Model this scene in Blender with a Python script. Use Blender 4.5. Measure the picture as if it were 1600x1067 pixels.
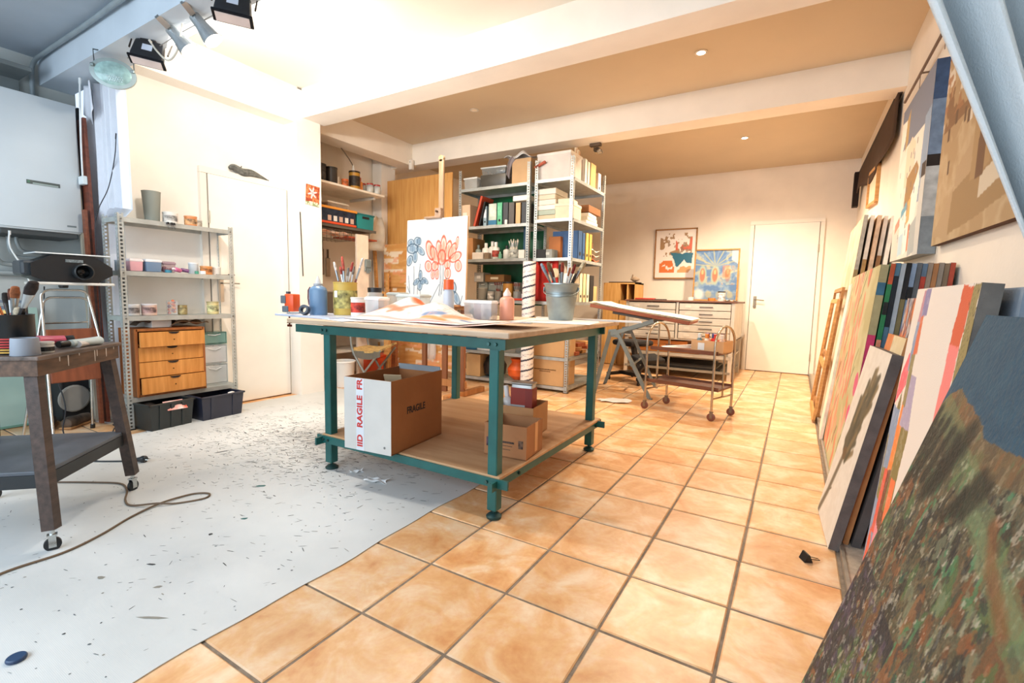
import bpy, bmesh, math, random
import numpy as np
from mathutils import Vector, Matrix, Euler
random.seed(7)
for o in list(bpy.data.objects): bpy.data.objects.remove(o)
SC = bpy.context.scene
COL = SC.collection
# ------------------------------------------------------------------ camera
cam_d = bpy.data.cameras.new('camera'); cam = bpy.data.objects.new('camera', cam_d); COL.objects.link(cam)
cam_d.sensor_width = 36.0; cam_d.lens = 742.83/1600*36.0; cam_d.clip_start = .02
_p, _y, _r = .0947984, .536088, -.0218598
_f = Vector((-math.sin(_y)*math.cos(_p), math.cos(_y)*math.cos(_p), -math.sin(_p)))
_ri = Vector((math.cos(_y), math.sin(_y), 0)); _dn = _f.cross(_ri)
_a = math.cos(_r)*_ri+math.sin(_r)*_dn; _b = -math.sin(_r)*_ri+math.cos(_r)*_dn
cam.matrix_world = Matrix(((_a.x, -_b.x, -_f.x, 0), (_a.y, -_b.y, -_f.y, 0), (_a.z, -_b.z, -_f.z, 1.00252), (0, 0, 0, 1)))
SC.camera = cam
# ------------------------------------------------------------------ world, lights, exposure
W = bpy.data.worlds.new('sky'); SC.world = W; W.use_nodes = True
W.node_tree.nodes['Background'].inputs[0].default_value = (.62, .78, 1.0, 1)
W.node_tree.nodes['Background'].inputs[1].default_value = 1.2
SC.view_settings.view_transform = 'Standard'; SC.view_settings.look = 'None'
SC.view_settings.exposure = 0.30; SC.view_settings.gamma = 1.0; SC.view_settings.use_curve_mapping = False
def lamp(name, kind, loc, power, col, target=None, size=.1, size_y=None, angle=120, blend=.6):
    d = bpy.data.lights.new(name, kind); d.energy = power; d.color = col
    if kind == 'AREA':
        d.size = size
        if size_y: d.shape = 'RECTANGLE'; d.size_y = size_y
    elif kind == 'SPOT':
        d.spot_size = math.radians(angle); d.spot_blend = blend; d.shadow_soft_size = size
    else: d.shadow_soft_size = size
    o = bpy.data.objects.new(name, d); COL.objects.link(o); o.location = loc
    if target is not None:
        o.rotation_euler = (Vector(target)-Vector(loc)).to_track_quat('-Z', 'Y').to_euler()
    return o
COOL = (.75, .88, 1.0); NEUT = (1.0, .93, .84); WARM = (1.0, .81, .60)
# daylight through the window behind the camera
lamp('window_daylight', 'AREA', (-2.3, -1.32, 1.55), 78, COOL, (-2.3, 2, 1.0), 4.0, 1.5)
# spot heads fixed to the beam of the middle bay
lamp('spot_light', 'SPOT', (-2.96, 1.56, 2.36), 39, NEUT, (-2.4, 3.0, 1.7), .05, angle=168, blend=.5)
lamp('spot_light', 'SPOT', (-2.72, 1.56, 2.36), 39, NEUT, (-3.9, 2.9, 1.9), .05, angle=168, blend=.5)
lamp('flood_light', 'AREA', (-3.36, 1.56, 2.36), 11, NEUT, (-2.9, 2.8, 2.9), .15)
lamp('flood_light', 'AREA', (-2.42, 1.58, 2.36), 13, NEUT, (-1.8, 2.6, 0.3), .15)
# recessed downlights, then two added unseen lamps without fixtures to fill the bays
for x, y, p in ((-.75, 3.98, 95), (-.64, 6.22, 235), (-2.94, 3.40, 70), (-1.35, 5.45, 170)):
    lamp('down_and_fill_light', 'SPOT', (x, y, 2.84), p, WARM, (x, y, 0), .06, angle=150, blend=.7)

# ------------------------------------------------------------------ helpers
def lin(c):
    if isinstance(c, str):
        c = c.lstrip('#'); c = [int(c[i:i+2], 16)/255 for i in (0, 2, 4)]
    return tuple((v/12.92 if v <= .04045 else ((v+.055)/1.055)**2.4) for v in c[:3])
_mats = {}
def M(col, rough=.6, metal=0., var=.08, scale=6., bump=0., bscale=60., trans=0., emit=0., alpha=1., spec=.5, stretch=None, name=None, hue=None):
    key = (col if isinstance(col, str) else tuple(col), rough, metal, var, scale, bump, bscale, trans, emit, alpha, spec, stretch, hue)
    if key in _mats: return _mats[key]
    m = bpy.data.materials.new(name or 'mat_%s' % (col if isinstance(col, str) else len(_mats))); m.use_nodes = True
    nt = m.node_tree; b = nt.nodes['Principled BSDF']
    c = lin(col); L = nt.links.new
    b.inputs['Roughness'].default_value = rough; b.inputs['Metallic'].default_value = metal
    b.inputs['Specular IOR Level'].default_value = spec
    if trans: b.inputs['Transmission Weight'].default_value = trans; b.inputs['IOR'].default_value = 1.3
    if alpha < 1: b.inputs['Alpha'].default_value = alpha
    b.inputs['Base Color'].default_value = (*c, 1)
    tc = nt.nodes.new('ShaderNodeTexCoord'); src = tc.outputs['Object']
    if stretch:
        mp = nt.nodes.new('ShaderNodeMapping'); mp.inputs['Scale'].default_value = stretch; L(src, mp.inputs[0]); src = mp.outputs[0]
    if var:
        n = nt.nodes.new('ShaderNodeTexNoise'); n.inputs['Scale'].default_value = scale; n.inputs['Detail'].default_value = 6
        L(src, n.inputs['Vector'])
        mx = nt.nodes.new('ShaderNodeMix'); mx.data_type = 'RGBA'
        c2 = lin(hue) if hue else tuple(max(0, v*(1-var*2)) for v in c)
        mx.inputs[6].default_value = (*c2, 1); mx.inputs[7].default_value = (*(c if hue else tuple(min(1, v*(1+var)) for v in c)), 1)
        cr = nt.nodes.new('ShaderNodeValToRGB'); cr.color_ramp.elements[0].position = .3; cr.color_ramp.elements[1].position = .7
        L(n.outputs[0], cr.inputs[0]); L(cr.outputs[0], mx.inputs[0]); L(mx.outputs[2], b.inputs['Base Color'])
    if bump:
        n2 = nt.nodes.new('ShaderNodeTexNoise'); n2.inputs['Scale'].default_value = bscale; n2.inputs['Detail'].default_value = 4
        bp = nt.nodes.new('ShaderNodeBump'); bp.inputs['Strength'].default_value = bump; bp.inputs['Distance'].default_value = .01
        L(src, n2.inputs['Vector']); L(n2.outputs[0], bp.inputs['Height']); L(bp.outputs[0], b.inputs['Normal'])
    if emit:
        b.inputs['Emission Color'].default_value = (*c, 1); b.inputs['Emission Strength'].default_value = emit
    _mats[key] = m; return m
def WOOD(col, dark=None, sc=3., st=(1, 14, 14), rough=.55):
    return M(col, rough, 0, .18, sc, .15, 20, stretch=st, hue=dark)
def METAL(col, rough=.35, metal=.9): return M(col, rough, metal, .1, 12)
def PLAST(col, rough=.35): return M(col, rough, 0, .04, 5)
def CLEAR(col='dfe6e4', a=.45): return M(col, .15, 0, .05, 8, alpha=a)
def CLOTH(col, rough=.9, var=.08): return M(col, rough, 0, var, 5, .25, 180)
def vcol_mat(rough=.7, bump=.2, bscale=300, name='painted'):
    key = ('vc', rough, bump, bscale)
    if key in _mats: return _mats[key]
    m = bpy.data.materials.new(name); m.use_nodes = True; nt = m.node_tree; b = nt.nodes['Principled BSDF']
    a = nt.nodes.new('ShaderNodeVertexColor'); a.layer_name = 'Col'; nt.links.new(a.outputs[0], b.inputs['Base Color'])
    b.inputs['Roughness'].default_value = rough
    tc = nt.nodes.new('ShaderNodeTexCoord'); n = nt.nodes.new('ShaderNodeTexNoise'); n.inputs['Scale'].default_value = bscale
    bp = nt.nodes.new('ShaderNodeBump'); bp.inputs['Strength'].default_value = bump; bp.inputs['Distance'].default_value = .004
    nt.links.new(tc.outputs['Object'], n.inputs['Vector']); nt.links.new(n.outputs[0], bp.inputs['Height']); nt.links.new(bp.outputs[0], b.inputs['Normal'])
    _mats[key] = m; return m

class MB:
    def __init__(s): s.v = []; s.f = []
    def add(s, v, f):
        k = len(s.v); s.v += [tuple(p) for p in v]; s.f += [tuple(i+k for i in q) for q in f]; return s
    def box(s, c, d, rot=None, taper=1.0):
        x, y, z = (t/2 for t in d); v = []
        for sz in (-1, 1):
            t = taper if sz > 0 else 1
            for sx, sy in ((-1, -1), (1, -1), (1, 1), (-1, 1)):
                p = Vector((sx*x*t, sy*y*t, sz*z))
                if rot is not None: p = rot @ p
                v.append(p+Vector(c))
        return s.add(v, [(3, 2, 1, 0), (4, 5, 6, 7), (0, 1, 5, 4), (1, 2, 6, 5), (2, 3, 7, 6), (3, 0, 4, 7)])
    def bar(s, p, q, w, h=None, up=(0, 0, 1)):
        p, q = Vector(p), Vector(q); h = h or w; d = (q-p); l = d.length; d.normalize(); up = Vector(up)
        if abs(d.dot(up)) > .98: up = Vector((0, 1, 0))
        sd = d.cross(up).normalized(); u = sd.cross(d)
        R = Matrix((sd, d, u)).transposed()
        return s.box((p+q)/2, (w, l, h), R)
    def rbox(s, c, d, bev=.01, rot=None, seg=2, taper=1.0):
        bm = bmesh.new(); bmesh.ops.create_cube(bm, size=1)
        for v in bm.verts:
            t = taper if v.co.z > 0 else 1
            v.co = Vector((v.co.x*d[0]*t, v.co.y*d[1]*t, v.co.z*d[2]))
        bmesh.ops.bevel(bm, geom=list(bm.edges), offset=min(bev, min(d)*.49), segments=seg, profile=.5, affect='EDGES')
        bm.verts.index_update()
        vs = [(rot @ v.co if rot is not None else v.co)+Vector(c) for v in bm.verts]; fs = [[v.index for v in f.verts] for f in bm.faces]
        bm.free(); return s.add(vs, fs)
    def lathe(s, prof, n=20, c=(0, 0, 0), R=None, sx=1., sy=1., ring=False):
        v = []; f = []; m = len(prof); c = Vector(c)
        for r, z in prof:
            for k in range(n):
                a = 2*math.pi*k/n; p = Vector((r*math.cos(a)*sx, r*math.sin(a)*sy, z))
                if R is not None: p = R @ p
                v.append(p+c)
        for i in range(m-1):
            for k in range(n):
                k2 = (k+1) % n; f.append((i*n+k, i*n+k2, (i+1)*n+k2, (i+1)*n+k))
        if ring: f += [((m-1)*n+k, (m-1)*n+(k+1) % n, (k+1) % n, k) for k in range(n)]
        else: f.append(tuple(range(n-1, -1, -1))); f.append(tuple((m-1)*n+k for k in range(n)))
        return s.add(v, f)
    def cyl(s, p, q, r, r2=None, n=12):
        p, q = Vector(p), Vector(q); d = q-p
        R = d.to_track_quat('Z', 'Y').to_matrix(); l = d.length
        return s.lathe([(r, 0), (r if r2 is None else r2, l)], n, p, R)
    def tube(s, pts, r, n=8, closed=False):
        P = [Vector(p) for p in pts]; m = len(P); rr = r if isinstance(r, (list, tuple)) else [r]*m
        v = []; f = []; nrm = None
        for i in range(m):
            if closed: t = P[(i+1) % m]-P[i-1]
            else: t = P[min(i+1, m-1)]-P[max(i-1, 0)]
            if t.length < 1e-9: t = Vector((0, 0, 1))
            t.normalize()
            if nrm is None:
                a = Vector((0, 0, 1)) if abs(t.z) < .9 else Vector((1, 0, 0)); nrm = a.cross(t).normalized()
            else:
                nrm = nrm-t*nrm.dot(t)
                nrm = nrm.normalized() if nrm.length > 1e-6 else t.orthogonal().normalized()
            b = t.cross(nrm)
            for k in range(n):
                a = 2*math.pi*k/n; v.append(P[i]+(nrm*math.cos(a)+b*math.sin(a))*rr[i])
        e = m if closed else m-1
        for i in range(e):
            j = (i+1) % m
            for k in range(n):
                k2 = (k+1) % n; f.append((i*n+k, i*n+k2, j*n+k2, j*n+k))
        if not closed: f.append(tuple(range(n-1, -1, -1))); f.append(tuple((m-1)*n+k for k in range(n)))
        return s.add(v, f)
    def prism(s, poly, z0, z1, X=None):
        n = len(poly); v = [Vector((x, y, z0)) for x, y in poly]+[Vector((x, y, z1)) for x, y in poly]
        if X is not None: v = [X @ p for p in v]
        f = [tuple(range(n-1, -1, -1)), tuple(range(n, 2*n))]+[(i, (i+1) % n, n+(i+1) % n, n+i) for i in range(n)]
        return s.add(v, f)
    def grid(s, fn, nu, nv):
        v = [fn(i/nu, j/nv) for j in range(nv+1) for i in range(nu+1)]
        f = [(j*(nu+1)+i, j*(nu+1)+i+1, (j+1)*(nu+1)+i+1, (j+1)*(nu+1)+i) for j in range(nv) for i in range(nu)]
        return s.add(v, f)
def spline(pts, k=6):
    P = [Vector(p) for p in pts]; out = []
    for i in range(len(P)-1):
        a, b, c, d = P[max(i-1, 0)], P[i], P[i+1], P[min(i+2, len(P)-1)]
        for j in range(k):
            t = j/k; out.append(.5*((2*b)+(c-a)*t+(2*a-5*b+4*c-d)*t*t+(3*b-a-3*c+d)*t**3))
    out.append(P[-1]); return out
def tag(o, label=None, cat=None, group=None, kind=None):
    if label: o['label'] = label
    if cat: o['category'] = cat
    if group: o['group'] = group
    if kind: o['kind'] = kind
    return o
def O(name, mb, mat, parent=None, loc=(0, 0, 0), rot=(0, 0, 0), smooth=False, solid=0):
    me = mb if isinstance(mb, bpy.types.Mesh) else bpy.data.meshes.new(name)
    if isinstance(mb, MB):
        me.from_pydata(mb.v, [], mb.f); me.materials.append(mat)
        bm = bmesh.new(); bm.from_mesh(me); bmesh.ops.recalc_face_normals(bm, faces=bm.faces); bm.to_mesh(me); bm.free()
        if smooth:
            me.polygons.foreach_set('use_smooth', [True]*len(me.polygons))
            try: me.set_sharp_from_angle(angle=math.radians(38))
            except Exception: pass
    o = bpy.data.objects.new(name, me); COL.objects.link(o); o.location = loc; o.rotation_euler = rot
    if parent is not None: o.parent = parent
    if solid:
        m = o.modifiers.new('solid', 'SOLIDIFY'); m.thickness = solid; m.offset = 0
    return o
def T(name, label, cat, loc=(0, 0, 0), rz=0, group=None, rot=None):
    o = bpy.data.objects.new(name, None); COL.objects.link(o); o.empty_display_size = .05
    o.location = loc; o.rotation_euler = rot if rot else (0, 0, rz)
    return tag(o, label, cat, group)
def thing1(name, label, cat, mb, mat, loc=(0, 0, 0), rot=(0, 0, 0), group=None, smooth=False, solid=0):
    return tag(O(name, mb, mat, None, loc, rot, smooth, solid), label, cat, group)
def copy_tree(o, parent=None):
    c = o.copy(); COL.objects.link(c); c.parent = parent
    for ch in list(o.children): copy_tree(ch, c)
    return c
def text(name, s, size, mat, parent, loc, rot, align='CENTER', sx=1.0, ext=.0004, bold=0.):
    cu = bpy.data.curves.new(name, 'FONT'); cu.body = s; cu.size = size; cu.align_x = align; cu.align_y = 'CENTER'; cu.extrude = ext; cu.offset = bold
    t = bpy.data.objects.new(name, cu); COL.objects.link(t)
    me = bpy.data.meshes.new_from_object(t.evaluated_get(bpy.context.evaluated_depsgraph_get()))
    bpy.data.objects.remove(t); me.materials.clear(); me.materials.append(mat)
    o = bpy.data.objects.new(name, me); COL.objects.link(o); o.location = loc; o.rotation_euler = rot; o.scale = (sx, 1, 1); o.parent = parent
    return o
def S(name, mb, mat, parent=None, **k):
    o = O(name, mb, mat, parent, **k)
    if parent is None: o['kind'] = 'structure'
    return o
PI = math.pi
# ---- painter: colours computed per vertex of a fine grid
def vnoise(u, v, sc, seed):
    r = np.random.RandomState(seed); g = r.rand(64, 64); x = u*sc+seed*.37; y = v*sc+seed*.71
    xi = np.floor(x).astype(int); yi = np.floor(y).astype(int); fx = x-xi; fy = y-yi
    fx = fx*fx*(3-2*fx); fy = fy*fy*(3-2*fy)
    q = lambda a, b: g[a % 64, b % 64]
    return (q(xi, yi)*(1-fx)+q(xi+1, yi)*fx)*(1-fy)+(q(xi, yi+1)*(1-fx)+q(xi+1, yi+1)*fx)*fy
def fbm(u, v, sc, seed, o=4):
    t = 0; a = .5; n = 0
    for k in range(o): t = t+a*vnoise(u, v, sc*2**k, seed+k*11); n += a; a *= .5
    return t/n
def rgb(h): h = h.lstrip('#'); return np.array([int(h[i:i+2], 16)/255 for i in (0, 2, 4)])
class Paint:
    def __init__(s, nu, nv, base, asp=1.0):
        s.nu, s.nv = nu, nv; jj, ii = np.mgrid[0:nv+1, 0:nu+1]
        s.u = ii/nu; s.v = jj/nv; s.asp = asp      # asp = width/height
        s.c = np.ones((nv+1, nu+1, 3))*rgb(base)
    def put(s, mask, col, a=1.0):
        col = rgb(col) if isinstance(col, str) else np.asarray(col); m = (np.clip(mask.astype(float), 0, 1)*a)[..., None]
        s.c = s.c*(1-m)+col*m; return s
    def poly(s, pts, col, a=1.0, rough=0., seed=3):
        u = s.u; v = s.v
        if rough: u = u+(fbm(s.u, s.v, 9, seed)-.5)*rough; v = v+(fbm(s.u, s.v, 9, seed+5)-.5)*rough
        ins = np.zeros(u.shape, bool); n = len(pts)
        for i in range(n):
            x1, y1 = pts[i]; x2, y2 = pts[(i+1) % n]
            if y1 == y2: continue
            cond = ((y1 > v) != (y2 > v)) & (u < (x2-x1)*(v-y1)/(y2-y1)+x1); ins ^= cond
        return s.put(ins, col, a)
    def rect(s, x0, y0, x1, y1, col, a=1.0): return s.put((s.u >= x0) & (s.u <= x1) & (s.v >= y0) & (s.v <= y1), col, a)
    def ell(s, cx, cy, rx, ry, col, a=1.0, ang=0., soft=0., rough=0., seed=1):
        du = (s.u-cx)*s.asp; dv = s.v-cy; ca, sa = math.cos(ang), math.sin(ang)
        x = (du*ca+dv*sa)/(rx*s.asp); y = (-du*sa+dv*ca)/ry; d = np.sqrt(x*x+y*y)
        if rough: d = d+(fbm(s.u, s.v, 12, seed)-.5)*rough
        return s.put(np.clip((1-d)/soft, 0, 1) if soft else d < 1, col, a)
    def ring(s, cx, cy, rx, ry, col, a=1.0, ang=0., w=.16):
        du = (s.u-cx)*s.asp; dv = s.v-cy; ca, sa = math.cos(ang), math.sin(ang)
        d = np.hypot((du*ca+dv*sa)/(rx*s.asp), (-du*sa+dv*ca)/ry); return s.put(np.clip(1.4-abs(d-1)/w, 0, 1), col, a)
    def line(s, pts, w, col, a=1.0, soft=False):
        best = np.full(s.u.shape, 9.)
        for (x1, y1), (x2, y2) in zip(pts[:-1], pts[1:]):
            ax, ay = x1*s.asp, y1; bx, by = x2*s.asp, y2; dx, dy = bx-ax, by-ay; l = dx*dx+dy*dy+1e-12
            t = np.clip(((s.u*s.asp-ax)*dx+(s.v-ay)*dy)/l, 0, 1)
            best = np.minimum(best, np.hypot(s.u*s.asp-ax-t*dx, s.v-ay-t*dy))
        return s.put(np.clip(1.5-best/w, 0, 1), col, a)
    def noise(s, sc, seed, cols, lo=.35, hi=.65, a=1.0, su=1., sv=1., mask=None):
        n = np.clip((fbm(s.u*su*s.asp, s.v*sv, sc, seed)-lo)/(hi-lo), 0, 1)*(len(cols)-1)
        C = np.array([rgb(c) for c in cols]); i = np.minimum(n.astype(int), len(cols)-2); t = (n-i)[..., None]
        c = C[i]*(1-t)+C[i+1]*t
        return s.put(np.ones(s.u.shape) if mask is None else mask, c, a)
    def speck(s, sc, seed, col, th=.68, a=1.0, su=1., sv=1., mask=None):
        m = fbm(s.u*su*s.asp, s.v*sv, sc, seed, 3) > th
        if mask is not None: m = m & mask
        return s.put(m, col, a)
def painted(name, P, w, h, parent, mat=None, loc=(0, 0, 0), rot=(0, 0, 0), fn=None):
    """flat painted face in local XZ plane, facing -Y, x in [0,w], z in [0,h]; fn may bend it"""
    nu, nv = P.nu, P.nv; U = P.u.ravel(); V = P.v.ravel()
    vs = [(fn(a, b) if fn else (a*w, 0, b*h)) for a, b in zip(U.tolist(), V.tolist())]
    fs = [(j*(nu+1)+i, j*(nu+1)+i+1, (j+1)*(nu+1)+i+1, (j+1)*(nu+1)+i) for j in range(nv) for i in range(nu)]
    me = bpy.data.meshes.new(name); me.from_pydata(vs, [], fs); me.materials.append(mat or vcol_mat())
    at = me.color_attributes.new('Col', 'FLOAT_COLOR', 'POINT')
    c = np.clip(P.c.reshape(-1, 3), 0, 1); c = np.where(c <= .04045, c/12.92, ((c+.055)/1.055)**2.4)
    at.data.foreach_set('color', np.concatenate([c, np.ones((len(c), 1))], 1).astype(np.float32).ravel())
    o = bpy.data.objects.new(name, me); COL.objects.link(o); o.location = loc; o.rotation_euler = rot; o.parent = parent
    return o
# ------------------------------------------------------------------ the room
WHITE = M('f4efe6', .75, 0, .03, 3, .08, 40, name='white_wall')
CREAM = M('f3e9da', .75, 0, .03, 3, .08, 40, name='cream_wall')
CEIL = M('efe8dc', .8, 0, .02, 2, name='ceiling_paint'); CEIL_BOUNCE = M('d6c4a8', .8, 0, .02, 2, name='ceiling_back_bounce')  # back-bay ceiling colour has the warm floor bounce painted in
XL, XR, YB, ZC = -4.25, .60, 7.75, 2.88
S('floor', MB().box((-2.2, 3.1, -.054), (6.0, 10.0, .1)), M('8a7a69', .9, 0, .15, 30, .4, 90, name='grout'))
FLOOR = bpy.data.objects['floor']
# terracotta tiles
tm = bpy.data.materials.new('terracotta'); tm.use_nodes = True
nt = tm.node_tree; b = nt.nodes['Principled BSDF']; L = nt.links.new
geo = nt.nodes.new('ShaderNodeNewGeometry'); oi = nt.nodes.new('ShaderNodeObjectInfo'); tc = nt.nodes.new('ShaderNodeTexCoord')
mul = nt.nodes.new('ShaderNodeMath'); mul.operation = 'MULTIPLY'; mul.inputs[1].default_value = 40; L(oi.outputs['Random'], mul.inputs[0])
vadd = nt.nodes.new('ShaderNodeVectorMath'); L(tc.outputs['Object'], vadd.inputs[0]); L(mul.outputs[0], vadd.inputs[1])
n1 = nt.nodes.new('ShaderNodeTexNoise'); n1.inputs['Scale'].default_value = 5.5; n1.inputs['Detail'].default_value = 7; n1.inputs['Roughness'].default_value = .6; n1.inputs['Distortion'].default_value = .5; L(vadd.outputs[0], n1.inputs['Vector'])
cr = nt.nodes.new('ShaderNodeValToRGB'); e = cr.color_ramp.elements
e[0].position = .30; e[0].color = (*lin('d4935a'), 1); e[1].position = .68; e[1].color = (*lin('f0d4b2'), 1)
x = cr.color_ramp.elements.new(.48); x.color = (*lin('e4b17c'), 1)
L(n1.outputs[0], cr.inputs[0])
n3 = nt.nodes.new('ShaderNodeTexNoise'); n3.inputs['Scale'].default_value = 45; n3.inputs['Detail'].default_value = 5; L(vadd.outputs[0], n3.inputs['Vector'])
mx = nt.nodes.new('ShaderNodeMix'); mx.data_type = 'RGBA'; mx.blend_type = 'OVERLAY'; mx.inputs[0].default_value = .22
L(cr.outputs[0], mx.inputs[6]); L(n3.outputs[0], mx.inputs[7])
hs = nt.nodes.new('ShaderNodeHueSaturation'); mr = nt.nodes.new('ShaderNodeMapRange'); mr.inputs[3].default_value = .9; mr.inputs[4].default_value = 1.08
L(oi.outputs['Random'], mr.inputs[0]); L(mr.outputs[0], hs.inputs['Value']); L(mx.outputs[2], hs.inputs['Color']); L(hs.outputs[0], b.inputs['Base Color'])
b.inputs['Roughness'].default_value = .34
bp = nt.nodes.new('ShaderNodeBump'); bp.inputs['Strength'].default_value = .12; bp.inputs['Distance'].default_value = .004; L(n3.outputs[0], bp.inputs['Height']); L(bp.outputs[0], b.inputs['Normal'])
TP = .33; GX, GY = -1.1126, 1.3117; hw = (TP-.0095)/2; bv = .004
tmb = MB()
tmb.add([(-hw, -hw, -.012), (hw, -hw, -.012), (hw, hw, -.012), (-hw, hw, -.012), (-hw, -hw, -.003), (hw, -hw, -.003), (hw, hw, -.003), (-hw, hw, -.003),
         (-hw+bv, -hw+bv, 0), (hw-bv, -hw+bv, 0), (hw-bv, hw-bv, 0), (-hw+bv, hw-bv, 0)],
        [(0, 1, 5, 4), (1, 2, 6, 5), (2, 3, 7, 6), (3, 0, 4, 7), (4, 5, 9, 8), (5, 6, 10, 9), (6, 7, 11, 10), (7, 4, 8, 11), (8, 9, 10, 11)])
tile0 = None
for i in range(-12, 4):
    for j in range(-5, 20):
        cx, cy = GX+(i+.5)*TP, GY+(j+.5)*TP
        if -3.75 < cx-TP/2 and cx+TP/2 < -1.39 and .0 < cy and cy+TP/2 < 3.3: continue       # under the drop sheet
        if cx < -2.9 and cy > 5.2: continue
        if cx < -4.3 and cy > 1.5 and cy < 3.1: continue
        if cx < -2.6 and cy < .0: continue
        if tile0 is None: tile0 = O('tile', tmb, tm, FLOOR, (cx, cy, 0)); continue
        t = bpy.data.objects.new('tile', tile0.data); COL.objects.link(t); t.parent = FLOOR; t.location = (cx+random.uniform(-.0012, .0012), cy+random.uniform(-.0012, .0012), random.uniform(-.0008, .0004))
# walls
S('wall_left', MB().box((XL-.1, 2.255, 1.45), (.2, 1.35, 2.9)), WHITE)
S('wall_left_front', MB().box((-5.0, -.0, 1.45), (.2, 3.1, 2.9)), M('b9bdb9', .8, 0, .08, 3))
S('wall_left_return', MB().box((-4.62, 1.70, 1.45), (.56, .14, 2.9)), M('d9d7d0', .8, 0, .05, 3))
S('wall_alcove', MB().box((-4.95, 3.95, 1.45), (.2, 2.1, 2.9)), CREAM)
S('wall_alcove_side', MB().box((-4.5, 2.99, 1.45), (.6, .12, 2.9)), CREAM)
S('wall_back', MB().box((-2.2, YB+.1, 1.45), (5.8, .2, 2.9)), CREAM)
S('wall_right', MB().box((XR+.1, 3.1, 1.45), (.2, 9.6, 2.9)), CREAM)
S('wall_partition', MB().box((-4.99, 5.5, 1.45), (.2, 4.5, 2.9)), CREAM)
# front wall with its window opening (behind the camera)
fw = MB().box((-2.2, -1.5, .3), (6.0, .14, .6)).box((-2.2, -1.5, 2.65), (6.0, .14, .5)).box((-4.8, -1.5, 1.5), (.8, .14, 1.9)).box((.35, -1.5, 1.5), (.9, .14, 1.9))
S('wall_front', fw, WHITE)
wf = MB()
for x in (-4.4, -2.92, -1.5, -.1): wf.box((x, -1.5, 1.5), (.06, .08, 1.8))
for z in (.62, 2.38): wf.box((-2.25, -1.5, z), (4.3, .08, .06))
S('window_1', wf, PLAST('e8e8e4'))
# ceilings and beams
S('ceiling', MB().box((-2.2, 2.26, ZC+.06), (6.0, 1.7, .12)), CEIL)
S('ceiling_back', MB().box((-2.2, 5.5, ZC+.06), (6.0, 4.75, .12)), CEIL_BOUNCE)
S('ceiling_front', MB().box((-2.2, -.06, 2.66+.17), (6.0, 3.0, .34)), M('9faab4', .85, 0, .04, 3))  # bluish grey: cool daylight cast painted into the ceiling colour
S('trim_1', MB().box((-2.15, 1.44, 2.69), (5.6, .19, .44)), M('c2ccd4', .8, 0, .04, 3))  # beam colour tinted blue to carry the same daylight cast
S('trim_2', MB().box((-1.72, 3.06, 2.75), (4.72, .24, .27)), WHITE)
S('trim_3', MB().box((-2.1, 4.79, 2.755), (5.6, .24, .26)), CREAM)
S('trim_4', MB().box((XL+.08, 2.25, 2.72), (.17, 1.3, .32)), WHITE)
S('trim_5', MB().box((-4.42, 3.93, 2.75), (.24, 1.6, .26)), CREAM)
S('wall_column', MB().box((-4.19, 3.0, 1.43), (.24, .26, 2.86)), WHITE)
S('wall_column_end', MB().box((-4.75, 4.62, 1.43), (.16, .24, 2.86)), WHITE)
# step of carpet with a metal edge along the right wall
st = S('trim_7', MB().box((.41, 3.6, .012), (.38, 8.2, .024)), M('b9aa97', .95, 0, .1, 40, .4, 200))
O('edge_strip', MB().box((.222, 3.6, .014), (.012, 8.2, .032)), METAL('a9a49c', .5), st)
# doors
def door(name, loc, rz, w, h, side):
    d = S(name, MB().box((0, .0, h/2+.006), (w-.008, .04, h-.012)), M('f2ede3', .45, 0, .02, 4), loc=loc, rot=(0, 0, rz))
    fr = MB().box((-w/2-.03, .02, h/2), (.05, .07, h)).box((w/2+.03, .02, h/2), (.05, .07, h)).box((0, .02, h+.028), (w+.11, .07, .05))
    O('door_frame', fr, M('efe8dc', .5, 0, .02, 4), d)
    gp = MB().box((-w/2-.002, -.012, h/2), (.006, .01, h)).box((w/2+.002, -.012, h/2), (.006, .01, h)).box((0, -.012, h), (w, .01, .006))
    O('door_gap', gp, M('8d8378', .9), d)
    for z in (.25, h-.35): O('hinge', MB().cyl((side*w/2, -.026, z-.05), (side*w/2, -.026, z+.05), .008, n=8), METAL('bdb6a8'), d)
    return d
d1 = door('door_1', (XL+.022, 2.50, 0), -PI/2, .71, 1.95, -1)
d1.rotation_euler = (0, 0, PI/2)
d2 = door('door_2', (-.19, YB-.022, 0), 0, .79, 2.09, 1)
O('handle_plate', MB().rbox((-.33, -.024, 1.0), (.04, .008, .16), .003), METAL('9c8e78'), d2)
O('door_handle', MB().tube([(-.33, -.02, 1.03), (-.33, -.065, 1.03), (-.31, -.07, 1.03), (-.21, -.07, 1.02)], .008), METAL('8f8474'), d2, smooth=True)
O('lock_rosette', MB().cyl((-.33, -.02, .93), (-.33, -.032, .93), .02, n=16), METAL('8f8474'), d2)
# door 1 : lever plate + lever near its left side
O('handle_plate', MB().rbox((-.28, -.026, 1.0), (.045, .008, .2), .003), METAL('d2cfc8'), d1)
O('door_handle', MB().tube([(-.28, -.02, 1.06), (-.28, -.06, 1.06), (-.14, -.06, 1.06)], .006), METAL('8a8780'), d1, smooth=True)
# baseboards
S('baseboard_back', MB().box((.42, YB-.008, .04), (.36, .016, .08)), M('efe6d8', .6))
S('baseboard_left', MB().box((XL+.008, 2.9, .04), (.016, .06, .08)), M('efe6d8', .6))
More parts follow.
